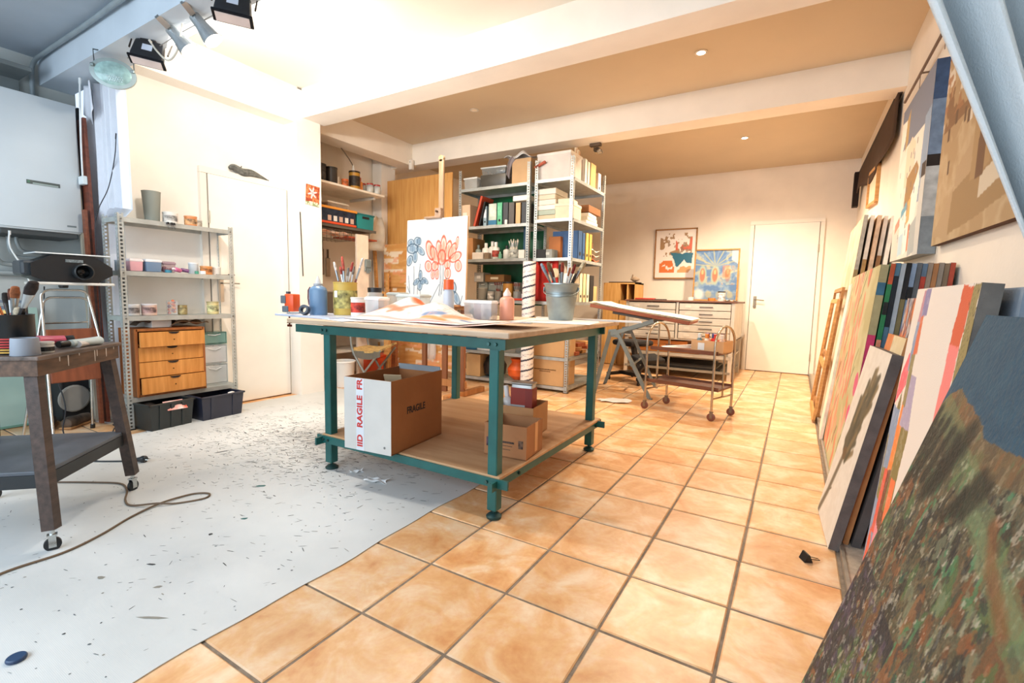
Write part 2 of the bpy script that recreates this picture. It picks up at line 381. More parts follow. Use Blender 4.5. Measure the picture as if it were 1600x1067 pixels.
# recessed downlights
for k, (x, y) in enumerate(((-.75, 3.98), (-.64, 6.22), (-2.94, 4.1))):
    t = T('downlight', ('recessed ceiling downlight nearest the right wall in the middle bay', 'recessed ceiling downlight in the far bay before the back door', 'unlit recessed downlight above the easel')[k], 'downlight', (x, y, ZC), 0, 'recessed downlights')
    O('ring', MB().lathe([(.03, -.002), (.045, -.002), (.046, .004), (.03, .006)], 24, (0, 0, -.006), ring=True), METAL('e6ddd0', .3, .3), t)
    O('bulb', MB().lathe([(.001, -.004), (.03, -.004), (.03, .002), (.001, .002)], 20, (0, 0, -.004)), M('fff0d8', .4, emit=(16 if k < 2 else .0), var=0), t)
# ------------------------------------------------------------------ makers
GALV = METAL('bcc2c0', .42, .55); STEEL = METAL('c9ccca', .25, 1.0); BLACK = PLAST('17181a', .4); DARK = M('1c1b1b', .7)
CARD = M('b98a5c', .8, 0, .06, 5, .1, 60); CARD_D = M('a9744a', .8, 0, .06, 5, .1, 60); CARD_L = M('cbb08a', .8, 0, .05, 5)
PAPER = M('f3efe8', .7, 0, .03, 8); INK = M('1a1a1a', .7, var=0); PINE = WOOD('dda868', 'c08a4c'); BROWNW = WOOD('9a5c30', '7a4220')
RACK_SLOT = {}
def slot_post(h):
    k = round(h, 3)
    if k in RACK_SLOT: return RACK_SLOT[k]
    m = MB(); w = .036; t = .0022; e = .011
    for ax in (0, 1):
        for a in (e/2, w-e/2):
            c = (a, t/2, h/2) if ax == 0 else (t/2, a, h/2); d = (e, t, h) if ax == 0 else (t, e, h); m.box(c, d)
        z = .012
        while z < h-.01:
            c = (w/2, t/2, z) if ax == 0 else (t/2, w/2, z); d = (w-2*e, t, .012) if ax == 0 else (t, w-2*e, .012); m.box(c, d); z += .026
    me = bpy.data.meshes.new('post'); me.from_pydata(m.v, [], m.f); me.materials.append(GALV); RACK_SLOT[k] = me; return me
def rack(label, loc, rz, w, d, h, levels, skip=(), mat=GALV):
    """slotted-angle shelving; local x in 0..w, y in 0..d (front at y=0)"""
    t = T('metal_shelving', label, 'shelving unit', loc, rz)
    me = slot_post(h)
    for x, y, r in ((0, 0, 0), (w, 0, PI/2), (w, d, PI), (0, d, -PI/2)):
        p = O('post', me, None, t, (x, y, 0), (0, 0, r))
        O('foot', MB().box((.018, .018, .004), (.045, .045, .008)), BLACK, p)
    for z in levels:
        m = MB().box((w/2, d/2, z-.002), (w-.006, d-.006, .004))
        for y in (.004, d-.004): m.box((w/2, y, z-.016), (w-.006, .003, .032))
        for x in (.004, w-.004): m.box((x, d/2, z-.016), (.003, d-.01, .032))
        s = O('shelf', m, mat, t)
        for x in (.02, w-.02): O('bolt', MB().cyl((x, -.001, z-.014), (x, -.006, z-.014), .006, n=6), METAL('8a8d8c'), s)
    return t
def can(label, loc, r, h, body, lid=None, band=None, open_=False, group=None, name='paint_tin', cat='tin', metal=.0, txt=None, rz=0):
    t = T(name, label, cat, loc, rz, group)
    prof = [(r*.97, 0), (r, .004), (r, h*.97), (r*1.03, h*.975), (r*1.03, h), (r*.93, h)]+([(r*.93, .01)] if open_ else [])
    O('body', MB().lathe(prof, 20), METAL(body, .35, .6) if metal else PLAST(body, .45), t, smooth=True)
    if lid: O('lid', MB().lathe([(r*1.02, h*.93), (r*1.05, h*.935), (r*1.05, h+.004), (r*.9, h+.005), (r*.88, h), (.002, h)], 20), PLAST(lid, .4), t, smooth=True)
    if band: O('label_band', MB().lathe([(r*1.012, h*.2), (r*1.013, h*.21), (r*1.013, h*.74), (r*1.012, h*.75)], 20), M(band, .6, 0, .45, 30), t, smooth=True)
    return t
def tub(label, loc, w, d, h, body, lid, rz=0, group=None, name='plastic_tub', cat='tub', clear=False, inside=None):
    t = T(name, label, cat, loc, rz, group)
    m = MB(); m.rbox((0, 0, h/2), (w*.9, d*.9, h), .008, taper=1.08); O('body', m, CLEAR(body) if clear else PLAST(body), t, smooth=True)
    if lid: O('lid', MB().rbox((0, 0, h), (w*1.02, d*1.02, .016), .005).rbox((0, 0, h+.008), (w*.9, d*.9, .01), .004), PLAST(lid), t, smooth=True)
    if inside:
        q = MB(); rn = random.Random(len(label))
        for k in range(6): q.rbox((rn.uniform(-.3, .3)*w, rn.uniform(-.3, .3)*d, h*rn.uniform(.15, .55)), (w*.25, d*.3, h*.25), .006, Euler((rn.uniform(0, 1), rn.uniform(0, 1), rn.uniform(0, 3))).to_matrix())
        O('contents', q, M(inside, .7, 0, .5, 25), t)
    return t
def bottle(label, loc, r, h, body, cap, neck=.35, group=None, band=None, name='bottle', spout=False, sx=1., rz=0, tilt=None):
    t = T(name, label, 'bottle', loc, rz, group)
    if tilt: t.rotation_euler = tilt
    hs = h*.72; m = MB().lathe([(r*.9, 0), (r, .006), (r, hs*.86), (r*.9, hs*.95), (r*neck, hs*1.04), (r*neck, hs*1.1)], 20, sx=sx); O('body', m, PLAST(body, .3), t, smooth=True)
    if spout: q = MB().lathe([(r*neck*1.3, hs*1.04), (r*neck*1.3, hs*1.16), (r*.16, h*.97), (r*.13, h)], 14)
    else: q = MB().lathe([(r*neck*1.25, hs*1.04), (r*neck*1.25, h*.99), (r*neck*1.1, h)], 14)
    O('cap', q, PLAST(cap, .35), t, smooth=True)
    if band: O('label_band', MB().lathe([(r*1.012, h*.14), (r*1.016, h*.15), (r*1.016, h*.5), (r*1.012, h*.51)], 20, sx=sx), M(band, .6, 0, .4, 30), t, smooth=True)
    return t
def jar(label, loc, r, h, content, lid, group=None, name='jar', rz=0):
    t = T(name, label, 'jar', loc, rz, group)
    O('glass', MB().lathe([(r*.92, 0), (r, .006), (r, h*.78), (r*.85, h*.86), (r*.85, h*.9)], 18), CLEAR('dfe8e6', .4), t, smooth=True)
    O('contents', MB().lathe([(r*.9, .005), (r*.93, h*.6), (.002, h*.6)], 16), M(content, .6, 0, .2, 20), t, smooth=True)
    if lid: O('lid', MB().lathe([(r*.9, h*.84), (r*.92, h*.99), (r*.84, h), (.002, h)], 18), PLAST(lid), t, smooth=True)
    return t
def brush(label, p, q, r=.005, handle='7a2f1c', ferrule='b9bcbc', hair='8a5a34', flat=1.0, L=None, group=None, hl=.62):
    """artist's brush: handle end at p, bristles at q"""
    p, q = Vector(p), Vector(q); d = q-p; l = d.length; R = d.to_track_quat('Z', 'Y').to_euler()
    t = T('paint_brush', label, 'brush', p, 0, group, R)
    O('handle', MB().lathe([(r*.45, 0), (r*.8, l*.1), (r*1.15, l*hl*.75), (r*.85, l*hl)], 8), PLAST(handle, .3), t, smooth=True)
    O('ferrule', MB().lathe([(r*.9, l*hl), (r*1.15*flat, l*.82)], 10, sy=1/flat), METAL(ferrule, .3), t, smooth=True)
    O('bristles', MB().lathe([(r*1.1*flat, l*.82), (r*1.3*flat, l*.9), (r*1.0*flat, l*.985), (r*.5*flat, l)], 10, sy=1/flat), M(hair, .9, 0, .3, 60), t, smooth=True)
    return t
def carton(label, loc, w, d, h, rz=0, mat=None, open_=True, flaps=(), group=None, t_=.006, name='cardboard_box', tape=None):
    t = T(name, label, 'box', loc, rz, group); mat = mat or CARD
    if open_:
        m = MB().box((0, 0, t_/2), (w, d, t_)).box((0, -d/2+t_/2, h/2), (w, t_, h)).box((0, d/2-t_/2, h/2), (w, t_, h)).box((-w/2+t_/2, 0, h/2), (t_, d-2*t_, h)).box((w/2-t_/2, 0, h/2), (t_, d-2*t_, h))
        O('body', m, mat, t)
    else:
        O('body', MB().rbox((0, 0, h/2), (w, d, h), .003, seg=1), mat, t)
        O('flap', MB().box((0, -d/4, h+.002), (w, d/2-.003, .004)), mat, t); O('flap', MB().box((0, d/4, h+.002), (w, d/2-.003, .004)), mat, t)
        O('tape', MB().box((0, 0, h+.0045), (w, .05, .001)).box((0, -d/2-.0008, h-.06) if False else (w/2+.0006, 0, h-.05), (.001, .05, .1)), M(tape or 'c9a878', .3), t)
    return t
def archive(label, loc, w, d, h, rz=0, col='e9e2d6', lid=None, group=None, cat='box', name='storage_box', tagc=None):
    t = T(name, label, cat, loc, rz, group)
    O('body', MB().rbox((0, 0, h/2), (w, d, h), .003, seg=1), M(col, .7, 0, .05, 8), t)
    if lid: O('lid', MB().rbox((0, 0, h-.012), (w+.008, d+.008, .03), .003, seg=1), M(lid, .7, 0, .05, 8), t)
    if tagc: O('label_tag', MB().box((0, -d/2-.002, h*.5), (w*.4, .002, h*.3)), M(tagc, .6), t)
    return t
def binder(label, loc, w, d, h, col, rz=0, spine=None, group=None, hole=True, name='binder', tilt=0, cat='binder'):
    t = T(name, label, cat, loc, rz, group); t.rotation_euler = (0, tilt, rz)
    O('cover', MB().box((-w/2+.002, 0, h/2), (.004, d, h)).box((w/2-.002, 0, h/2), (.004, d, h)).box((0, -d/2+.002, h/2), (w, .004, h)), M(col, .6, 0, .08, 10), t)
    O('pages', MB().box((0, .004, h/2), (w-.01, d-.012, h-.012)), M('e9e0cf', .8, 0, .1, 60, stretch=(40, 1, 1)), t)
    if spine: O('spine_label', MB().box((0, -d/2-.001, h*.62), (w*.7, .002, h*.42)), M(spine, .7, 0, .1, 40), t)
    if hole: O('finger_hole', MB().cyl((0, -d/2, h*.2), (0, -d/2-.002, h*.2), w*.2, n=14), DARK, t)
    return t
def crate(label, loc, w, d, h, col, rz=0, group=None, handle=True, ribs=2, name='plastic_crate'):
    t = T(name, label, 'crate', loc, rz, group); ta = 1.1; w0, d0 = w/ta, d/ta; k = .006; m = MB()
    def wall(x0, y0, x1, y1): 
        v = []
        for z, s in ((0, 1), (h, ta)):
            for dx in (1, 1-2*k/w): v += [(x0*s*dx, y0*s*dx, z), (x1*s*dx, y1*s*dx, z)]
        m.add(v, [(0, 1, 5, 4), (2, 3, 7, 6), (4, 5, 7, 6), (0, 1, 3, 2), (0, 2, 6, 4), (1, 3, 7, 5)])
    a, b = w0/2, d0/2
    wall(-a, -b, a, -b); wall(a, -b, a, b); wall(a, b, -a, b); wall(-a, b, -a, -b); m.box((0, 0, k/2), (w0, d0, k))
    mt = PLAST(col, .4); O('body', m, mt, t)
    r = MB(); rw = .018
    for y in (-d/2, d/2): r.rbox((0, y, h-.006), (w+rw, rw, .014), .004)
    for x in (-w/2, w/2): r.rbox((x, 0, h-.006), (rw, d+rw, .014), .004)
    O('rim', r, mt, t)
    for i in range(ribs):
        x = w0*(-.28+.56*i/(ribs-1 or 1))
        O('rib', MB().add([(x-.012, -d0/2-.004, 0), (x+.012, -d0/2-.004, 0), (x+.012, -d/2-.006, h-.01), (x-.012, -d/2-.006, h-.01), (x-.012, -d0/2+.004, 0), (x+.012, -d0/2+.004, 0), (x+.012, -d/2+.004, h-.01), (x-.012, -d/2+.004, h-.01)],
          [(0, 1, 2, 3), (4, 5, 6, 7), (0, 1, 5, 4), (1, 2, 6, 5), (2, 3, 7, 6), (3, 0, 4, 7)]), mt, t)
    return t
def caster(parent, loc, r=.03, rz=0, wheel='17181a', fork=STEEL):
    c = O('caster', MB().cyl((0, 0, 2*r+.012), (0, 0, 2*r+.045), .008).box((0, 0, 2*r+.01), (.026, .03, .006)).box((-.011, 0, 1.5*r), (.003, .022, r+.02)).box((.011, 0, 1.5*r), (.003, .022, r+.02)), fork, parent, loc, (0, 0, rz))
    O('wheel', MB().lathe([(r*.7, -.009), (r, -.006), (r, .006), (r*.7, .009)], 18, (0, 0, r), Matrix.Rotation(PI/2, 3, 'Y')), PLAST(wheel, .4), c, smooth=True)
    return c

# ------------------------------------------------------------------ drop sheet with paint marks
sm = bpy.data.materials.new('sheet'); sm.use_nodes = True; nt = sm.node_tree; b = nt.nodes['Principled BSDF']; L = nt.links.new
tc = nt.nodes.new('ShaderNodeTexCoord'); na = nt.nodes.new('ShaderNodeTexNoise'); na.inputs['Scale'].default_value = 1.3; na.inputs['Detail'].default_value = 8
L(tc.outputs['Object'], na.inputs['Vector']); cr = nt.nodes.new('ShaderNodeValToRGB'); cr.color_ramp.elements[0].position = .3; cr.color_ramp.elements[0].color = (*lin('bfc2c1'), 1); cr.color_ramp.elements[1].position = .65; cr.color_ramp.elements[1].color = (*lin('d9dbd9'), 1)
L(na.outputs[0], cr.inputs[0])
nb = nt.nodes.new('ShaderNodeTexNoise'); nb.inputs['Scale'].default_value = 26; nb.inputs['Detail'].default_value = 5; nb.inputs['Roughness'].default_value = .65; L(tc.outputs['Object'], nb.inputs['Vector'])
crb = nt.nodes.new('ShaderNodeValToRGB'); crb.color_ramp.elements[0].position = .66; crb.color_ramp.elements[1].position = .74; crb.color_ramp.elements[0].color = (0, 0, 0, 1); crb.color_ramp.elements[1].color = (.45, .45, .45, 1); L(nb.outputs[0], crb.inputs[0])
mx = nt.nodes.new('ShaderNodeMix'); mx.data_type = 'RGBA'; L(crb.outputs[0], mx.inputs[0]); L(cr.outputs[0], mx.inputs[6]); mx.inputs[7].default_value = (*lin('8d8f8a'), 1); L(mx.outputs[2], b.inputs['Base Color'])
b.inputs['Roughness'].default_value = .5
wv = nt.nodes.new('ShaderNodeTexWave'); wv.bands_direction = 'Y'; wv.inputs['Scale'].default_value = 90; wv.inputs['Distortion'].default_value = .6; L(tc.outputs['Object'], wv.inputs['Vector'])
bp = nt.nodes.new('ShaderNodeBump'); bp.inputs['Strength'].default_value = .07; bp.inputs['Distance'].default_value = .004; L(wv.outputs[0], bp.inputs['Height']); L(bp.outputs[0], b.inputs['Normal'])
ex = [(-1.385+.006*math.sin(y*7)+.004*math.sin(y*17+1), y) for y in np.linspace(-.9, 3.35, 60)]
poly = ex+[(-2.4, 3.42), (-4.1, 3.3), (-4.16, 1.62), (-3.86, 1.5), (-3.80, .7), (-3.7, -.9)]
sheet = O('drop_sheet', MB().prism([(float(a), float(c)) for a, c in poly], .0015, .004), sm)
tag(sheet, 'large white paint-spattered drop sheet covering the floor left of the tiles', 'drop sheet')
rn = random.Random(5); fl = {c: MB() for c in ('3a3f42', '6b7274', '8d8a80', '2d6f6e')}
def fleck(x, y, l, w, c):
    a = rn.gauss(.5, .55); n = 6; P = []
    for k in range(n):
        t = 2*PI*k/n; r = rn.uniform(.6, 1.1); px, py = math.cos(t)*l*r, math.sin(t)*w*r; P.append((x+px*math.cos(a)-py*math.sin(a), y+px*math.sin(a)+py*math.cos(a), .0046))
    fl[c].add(P, [tuple(range(n))])
for k in range(3000):
    if rn.random() < .72: x, y = rn.gauss(-2.75, .5), rn.gauss(2.0, .34)
    else: x, y = rn.uniform(-3.7, -1.42), rn.uniform(.3, 3.2)
    if not (-3.95 < x < -1.41 and .25 < y < 3.25): continue
    far = min(1, .45+.35*max(0, y-.4)); 
    if rn.random() < .7: fleck(x, y, rn.uniform(.008, .034)*far, rn.uniform(.0012, .004)*far, rn.choice(('3a3f42', '3a3f42', '6b7274', '6b7274', '8d8a80')))
    else: fleck(x, y, rn.uniform(.002, .006), rn.uniform(.002, .005), rn.choice(('3a3f42', '6b7274', '8d8a80', '2d6f6e') if rn.random() < .3 else ('6b7274', '8d8a80')))
for x, y, l, w, c in ((-2.02, 1.13, .02, .012, '2d6f6e'), (-2.3, 1.38, .03, .012, '2d6f6e'), (-2.0, .62, .02, .012, '8d8a80'), (-1.95, .75, .018, .006, '3a3f42'), (-1.78, .7, .014, .01, '8d8a80'), (-3.0, 1.55, .05, .012, '6b7274'), (-1.62, .62, .05, .008, '8d8a80'), (-2.0, .98, .012, .01, '3a3f42')): fleck(x, y, l, w, c)
for c, m in fl.items():
    if m.f: tag(O('paint_flecks', m, M('#'+c, .5, var=.1), sheet), kind='stuff', label='%s paint flecks spattered over the drop sheet' % {'3a3f42': 'charcoal', '6b7274': 'grey', '8d8a80': 'taupe', '2d6f6e': 'teal'}[c])
# paper scraps and blue cap on the sheet
def scrap(label, loc, w, d, rz, col='eef0f0', name='paper_scrap'):
    ph = random.Random(label).uniform(0, 6)
    return thing1(name, label, 'paper', MB().grid(lambda u, v: ((u-.5)*w*(1+.15*math.sin(9*v+ph)), (v-.5)*d*(1+.2*math.sin(7*u+ph)), .006+.006*math.sin(5*u+ph)*math.sin(6*v+ph)+.004*math.sin(11*u+3*v)+.004), 10, 8), M('#'+col, .7, var=.03), loc, (0, 0, rz), solid=.0008)
scrap('crumpled white scrap of paper on the sheet before the table', (-1.86, 1.75, .002), .12, .05, .3)
scrap('small torn paper scrap on the sheet behind the bigger scrap', (-2.05, 1.78, .002), .07, .03, 1.0)
cap = T('blue_disc', 'round dark blue bottle cap lying on the drop sheet corner', 'cap', (-1.73, .35, .004), .3)
O('disc', MB().lathe([(.019, 0), (.021, .002), (.021, .009), (.019, .011), (.001, .011)], 24), PLAST('2c4668', .4), cap, smooth=True)
O('ridge', MB().lathe([(.0212, .003), (.0218, .004), (.0218, .007), (.0212, .008)], 24), PLAST('22385a', .4), cap)
# ------------------------------------------------------------------ central work table
TEAL = M('1c5f5b', .4, 0, .1, 10); TEALD = M('12504a', .45, 0, .1, 10); PLY = WOOD('cdb59b', 'b79b7e', 2.5, (1, 10, 10), .6)
tb = T('work_table', 'large green steel work table with plywood top and low shelf', 'table', (0, 0, 0))
LX = (-2.22, -1.115); LY = (1.75, 2.90)
for x in LX:
    for y in LY:
        lg = O('leg', MB().rbox((x, y, .4175), (.05, .05, .755), .004, seg=1), TEAL, tb)
        O('levelling_foot', MB().cyl((x, y, .02), (x, y, .07), .009).lathe([(.034, .002), (.036, .012), (.022, .024), (.01, .028)], 18, (x, y, 0)), M('2b4a49', .5, .4), lg, smooth=True)
for y, s in ((LY[0]-.032, 1), (LY[1]+.032, 1)):
    O('top_rail', MB().box((-1.76, y, .795), (1.42, .012, .045)), TEALD, tb); O('shelf_rail', MB().box((-1.66, y, .178), (1.27, .012, .04)), TEAL, tb)
for x in (LX[0]-.032, LX[1]+.032):
    O('top_rail', MB().box((x, 2.37, .79), (.012, 1.30, .045)), TEAL, tb); O('shelf_rail', MB().box((x, 2.34, .172), (.012, 1.34, .04)), TEAL, tb)
O('table_top', MB().rbox((-1.77, 2.41, .836), (1.50, 1.44, .026), .004, seg=1), PLY, tb)
O('lower_shelf', MB().rbox((-1.665, 2.35, .199), (1.19, 1.26, .016), .003, seg=1), WOOD('c9a27a', 'b4885e', 2, (1, 9, 9), .6), tb)
for x in LX:
    for z in (.795, .178):
        for dx in (-.012, .012): O('bolt', MB().cyl((x+dx*1.5, LY[0]-.038, z), (x+dx*1.5, LY[0]-.046, z), .008, n=6), METAL('4a6a66', .5), tb)
for y in (LY[0]+.15, LY[1]-.0, LY[0]): O('bolt', MB().cyl((LX[1]+.038, y, .172), (LX[1]+.046, y, .172), .008, n=6), METAL('2a4a46', .5), tb)
TT = .849      # table top surface
# cartons on the low shelf
SH = .2075
bx = carton('large open cardboard box marked FRAGILE under the work table', (-1.83, 1.86, SH), .30, .44, .37, .10, M('a0673a', .8, 0, .06, 5, .1, 60), flaps=(1,))
O('end_panel', MB().box((0, -.2215, .185), (.3, .002, .37)), M('d3cfc8', .7, 0, .05, 4), bx)
O('tape', MB().box((-.045, -.223, .185), (.05, .001, .37)), M('dcdfe4', .35, var=.02), bx)
RED = M('c8322c', .5, var=0)
for tz_, ts_ in ((.338, 'FR'), (.20, 'RAGILE'), (.05, 'IID')): text('printed_word', ts_, .047, RED, bx, (-.045, -.2242, tz_), (PI/2, -PI/2, 0), sx=1.08, bold=.0016)
text('printed_word', 'FRAGILE', .05, INK, bx, (.1508, -.02, .20), (PI/2, 0, PI/2), sx=.85, bold=.0012)
O('staple', MB().cyl((.11, -.222, .035), (.11, -.2245, .035), .006, n=10), METAL('8a8a88'), bx)
O('inner_flap', MB().box((-.05, .05, .3), (.1, .006, .12), Euler((.5, 0, .3)).to_matrix()), CARD_L, bx)
O('flap', MB().box((.0, .215, .36), (.29, .004, .06), Euler((.25, 0, 0)).to_matrix()), M('9aa0a4', .7), bx)
b2 = carton('shallow open cardboard box at the front of the low shelf', (-1.20, 2.06, SH), .23, .21, .165, .10, CARD_D)
for k_ in range(3): O('printed_line', MB().box((.012-.004*k_, -.1056, .078-.018*k_), (.075-.012*k_, .0006, .010 if k_ == 0 else .003)), M('5a4438', .8, 0, .5, 160), b2)
O('tape', MB().box((.1156, .02, .09), (.001, .035, .15)), M('d8a06a', .4), b2)
O('printed_mark', MB().box((-.085, -.1058, .07), (.035, .001, .045)), M('5b4552', .8, 0, .4, 80), b2); O('printed_mark', MB().box((.085, -.1058, .075), (.025, .001, .04)), M('6a5140', .8, 0, .4, 80), b2)
b3 = carton('open cardboard box standing behind the shallow one on the low shelf', (-1.35, 2.40, SH), .24, .24, .175, .12, CARD)
tn = T('spray_tin', 'red and grey rectangular tin standing in the back carton', 'tin', (-1.34, 2.405, SH+.007), .15)
O('body', MB().rbox((0, 0, .14), (.13, .08, .28), .01), M('c9c9c6', .35, .3), tn, smooth=True); O('label_band', MB().box((0, 0, .21), (.133, .083, .1)), M('9c3424', .5), tn); O('stripe', MB().box((.045, 0, .13), (.044, .0835, .26)), M('8a2c20', .5), tn); O('cap', MB().rbox((0, 0, .285), (.135, .085, .012), .004), METAL('a8a49c'), tn)
bottle('white plastic bottle tilted in the back carton on the low shelf', (-1.425, 2.41, SH+.007), .035, .26, 'e9e7e2', 'f4f2ee', tilt=(0, -.15, .2))
# things on the table top
cl = T('orange_clamp_tool', 'orange and grey bench clamp sharpener fixed to the left table end', 'clamp', (-2.74, 1.87, .862), .15)
O('housing', MB().rbox((.012, 0, .07), (.075, .06, .11), .008), PLAST('e2521f', .35), cl, smooth=True)
O('grey_panel', MB().rbox((-.03, -.005, .09), (.04, .062, .05), .004).rbox((-.015, -.03, .03), (.05, .012, .04), .008), PLAST('5c646c', .4), cl)
O('top_knob', MB().cyl((-.02, 0, .12), (-.02, 0, .14), .014), PLAST('3a3f45'), cl); O('clamp_screw', MB().cyl((-.015, 0, -.08), (-.015, 0, 0), .005).lathe([(.016, 0), (.01, .03)], 10, (-.015, 0, -.06)), METAL('5a2a1c', .5), cl)
O('wing_nut', MB().box((-.015, 0, -.075), (.035, .006, .014)), METAL('5a2a1c', .5), cl)
thing1('glass_sheet', 'pale blue sheet of board overhanging the left end of the table', 'board', MB().rbox((0, 0, .006), (.60, .34, .012), .002), M('b9c3d6', .25, 0, .04, 5), (-2.52, 1.96, .8495), (0, 0, -.10))
def bot_blue():
    t = T('blue_bottle', 'blue plastic glue bottle with clear conical nozzle', 'bottle', (-2.54, 1.92, .862), .3)
    O('body', MB().lathe([(.052, 0), (.056, .008), (.056, .15), (.05, .165), (.03, .178), (.026, .182)], 24, sy=.8), PLAST('5f7f9f', .35), t, smooth=True)
    O('collar', MB().lathe([(.027, .178), (.027, .192), (.02, .194)], 18), PLAST('9aa0a6'), t); O('nozzle', MB().lathe([(.02, .19), (.015, .21), (.005, .235), (.003, .24)], 14), CLEAR('cfd5d8', .7), t, smooth=True)
    O('handle', MB().tube([(-.056, 0, .17), (-.07, 0, .15), (-.072, 0, .1), (-.066, 0, .06)], .004), PLAST('5a1f30'), t)
bot_blue()
ty = can('yellow and green open paint tin holding brushes', (-2.46, 2.06, TT+.0135), .072, .205, 'c9a84c', band='b8ac62', open_=True)
O('sticker', MB().box((.0, -.0735, .13), (.025, .002, .04)), PAPER, ty)
rb = random.Random(11)
for k in range(9):
    a = rb.uniform(-.05, .05); c = rb.uniform(-.04, .04); s = 1 if k < 4 else 1.0
    lean = rb.uniform(-.08, -.02) if k < 5 else rb.uniform(.05, .13)
    brush(('brush with red-brown handle leaning left in the yellow tin', 'tall thin brush at the left in the yellow tin', 'grey worn brush in the middle of the yellow tin', 'short dark brush among those in the yellow tin', 'brush with red tip at the left rim of the yellow tin', 'paint-crusted white brush leaning right in the yellow tin', 'long silver brush leaning right in the yellow tin', 'thin brush leaning furthest right in the yellow tin', 'stubby white brush at the right rim of the yellow tin')[k],
          (-2.46-lean*.2+a*.3, 2.06+c*.3, TT+.03), (-2.46+lean, 2.06+c, TT+rb.uniform(.30, .40)), .0065, rb.choice(('8a3a2a', '6a2a22', 'b9b4ac')), rb.choice(('9aa0a2', 'd4d4d2')), rb.choice(('a8483a', '77706a', 'cfc9c2')), group='brushes in the yellow tin')
jar('glass jar with black lid and rust pigment beside the yellow tin', (-2.37, 2.22, TT), .05, .19, 'b0542a', '1d1d1f', name='pigment_jar')
can('white and red labelled tin in front of the black-lidded jar', (-2.30, 2.02, TT+.013), .042, .11, 'e9e4dc', 'd9d2c8', 'c23c26')
tub('clear square plastic tub beside the pigment jar', (-2.17, 2.05, TT), .11, .1, .12, 'dfe6e6', 'eef2f2', .1, clear=True, inside='8f9899')
tub('small clear lidded box with amber contents behind the tubs', (-2.36, 2.42, TT), .12, .1, .15, 'cfd5d0', 'aab2b0', .05, clear=True, inside='c98a3c')
tub('wide clear plastic box of green scraps behind the crumpled cloth', (-2.16, 2.36, TT), .2, .12, .14, 'd5e0da', 'b9c3c2', .05, clear=True, inside='8fb09a')
md = T('tape_dispenser', 'dark grey roll and scissors lying by the blue bottle', 'tape roll', (-2.55, 1.83, .862), .4)
O('roll', MB().lathe([(.018, -.014), (.03, -.014), (.03, .014), (.018, .014)], 20, (0, 0, .031), Matrix.Rotation(1.3, 3, 'X'), ring=True), PLAST('3c434d', .4), md, smooth=True); O('blade', MB().bar((-.11, 0, .01), (-.03, 0, .012), .02, .006), METAL('6c7884', .4), md)
# painted cloth, crumpled
def cloth_fn(u, v):
    x = (u-.5)*.86; y = (v-.5)*.46
    r1 = math.exp(-((x+.13)**2/.007+(y-.05)**2/.012)); r2 = math.exp(-((x-.06)**2/.03+(y-.02)**2/.02))
    r3 = math.exp(-((x+.22)**2/.02+(y+.0)**2/.03))
    z = .004+.085*r1+.075*r2+.05*r3+.012*math.sin(13*x+9*y)*(.3+r1+r2)+.01*math.sin(26*x-17*y+1)*(r1+r2+r3)
    edge = min(u, 1-u, v, 1-v)*8
    return (x*(1-.1*r1), y+.03*math.sin(6*x), max(.003, z*min(1, edge+.15)))
pc = Paint(130, 80, 'dad5d4', 1.8)
for k, (pts, w, c) in enumerate((([(.1, .2), (.25, .4), (.38, .35)], .04, 'd8704a'), ([(.2, .55), (.32, .7), (.45, .62)], .05, 'dc6a3e'), ([(.3, .3), (.42, .5), (.5, .75)], .03, 'de7858'), ([(.05, .1), (.5, .12), (.95, .2)], .03, 'e59a90'), ([(.6, .3), (.7, .35)], .05, '5f79a0'), ([(.75, .3), (.82, .5), (.8, .7)], .05, 'd98a58'), ([(.62, .22), (.78, .2)], .04, 'd9853f'), ([(.85, .4), (.95, .45)], .04, '6480a8'), ([(.55, .08), (.9, .1)], .015, 'c05a5a'), ([(.34, .66), (.38, .62)], .06, 'e0622e'), ([(.12, .3), (.22, .62)], .03, 'e8a090'))): pc.line(pts, w, c, .85)
pc.speck(30, 4, 'e6a08c', .66, .5)
o = painted('painted_cloth', pc, 1, 1, None, vcol_mat(.85, .3, 120), (-1.83, 2.09, TT+.006), (0, 0, -.05), cloth_fn)
o.data.polygons.foreach_set('use_smooth', [True]*len(o.data.polygons))
o.modifiers.new('solid', 'SOLIDIFY').thickness = .0012
tag(o, 'crumpled white cloth with coral and blue flower print heaped on the table', 'cloth')
pp = Paint(60, 40, 'e8dcd8', 1.6); pp.noise(5, 3, ['eae0dc', 'e2bdb4', 'da9488', 'ece2de'], a=.8, su=1, sv=3); pp.line([(.1, .3), (.5, .4), (.9, .3)], .02, 'd98f86', .6)
def curl(u, v): return (u*.95, v*.34, .002+.0*u+.035*max(0, (u-.55)/.45)**2+.003*math.sin(9*u))
o = painted('painted_paper', pp, 1, 1, None, vcol_mat(.8, .1, 200), (-2.0, 1.73, TT+.001), (0, 0, .13), curl); o.modifiers.new('solid', 'SOLIDIFY').thickness = .0008
tag(o, 'long sheet of pink-washed paper curling up along the table front', 'paper')
thing1('paper_sheet', 'white paper sheet lying under the bucket on the table', 'paper', MB().grid(lambda u, v: ((u-.5)*.5, (v-.5)*.5, .002+.004*math.sin(4*u)*v), 8, 8), PAPER, (-1.29, 2.72, TT), (0, 0, .2), solid=.0006)
thing1('sketch_paper', 'white sketch sheet with blue shadowed fold at the table left', 'paper', MB().grid(lambda u, v: ((u-.5)*.42, (v-.5)*.28, .002+.012*math.sin(3*u+1)**2*v), 10, 8), M('e9ebf0', .7), (-2.2, 1.88, TT), (0, 0, -.3), solid=.0006)
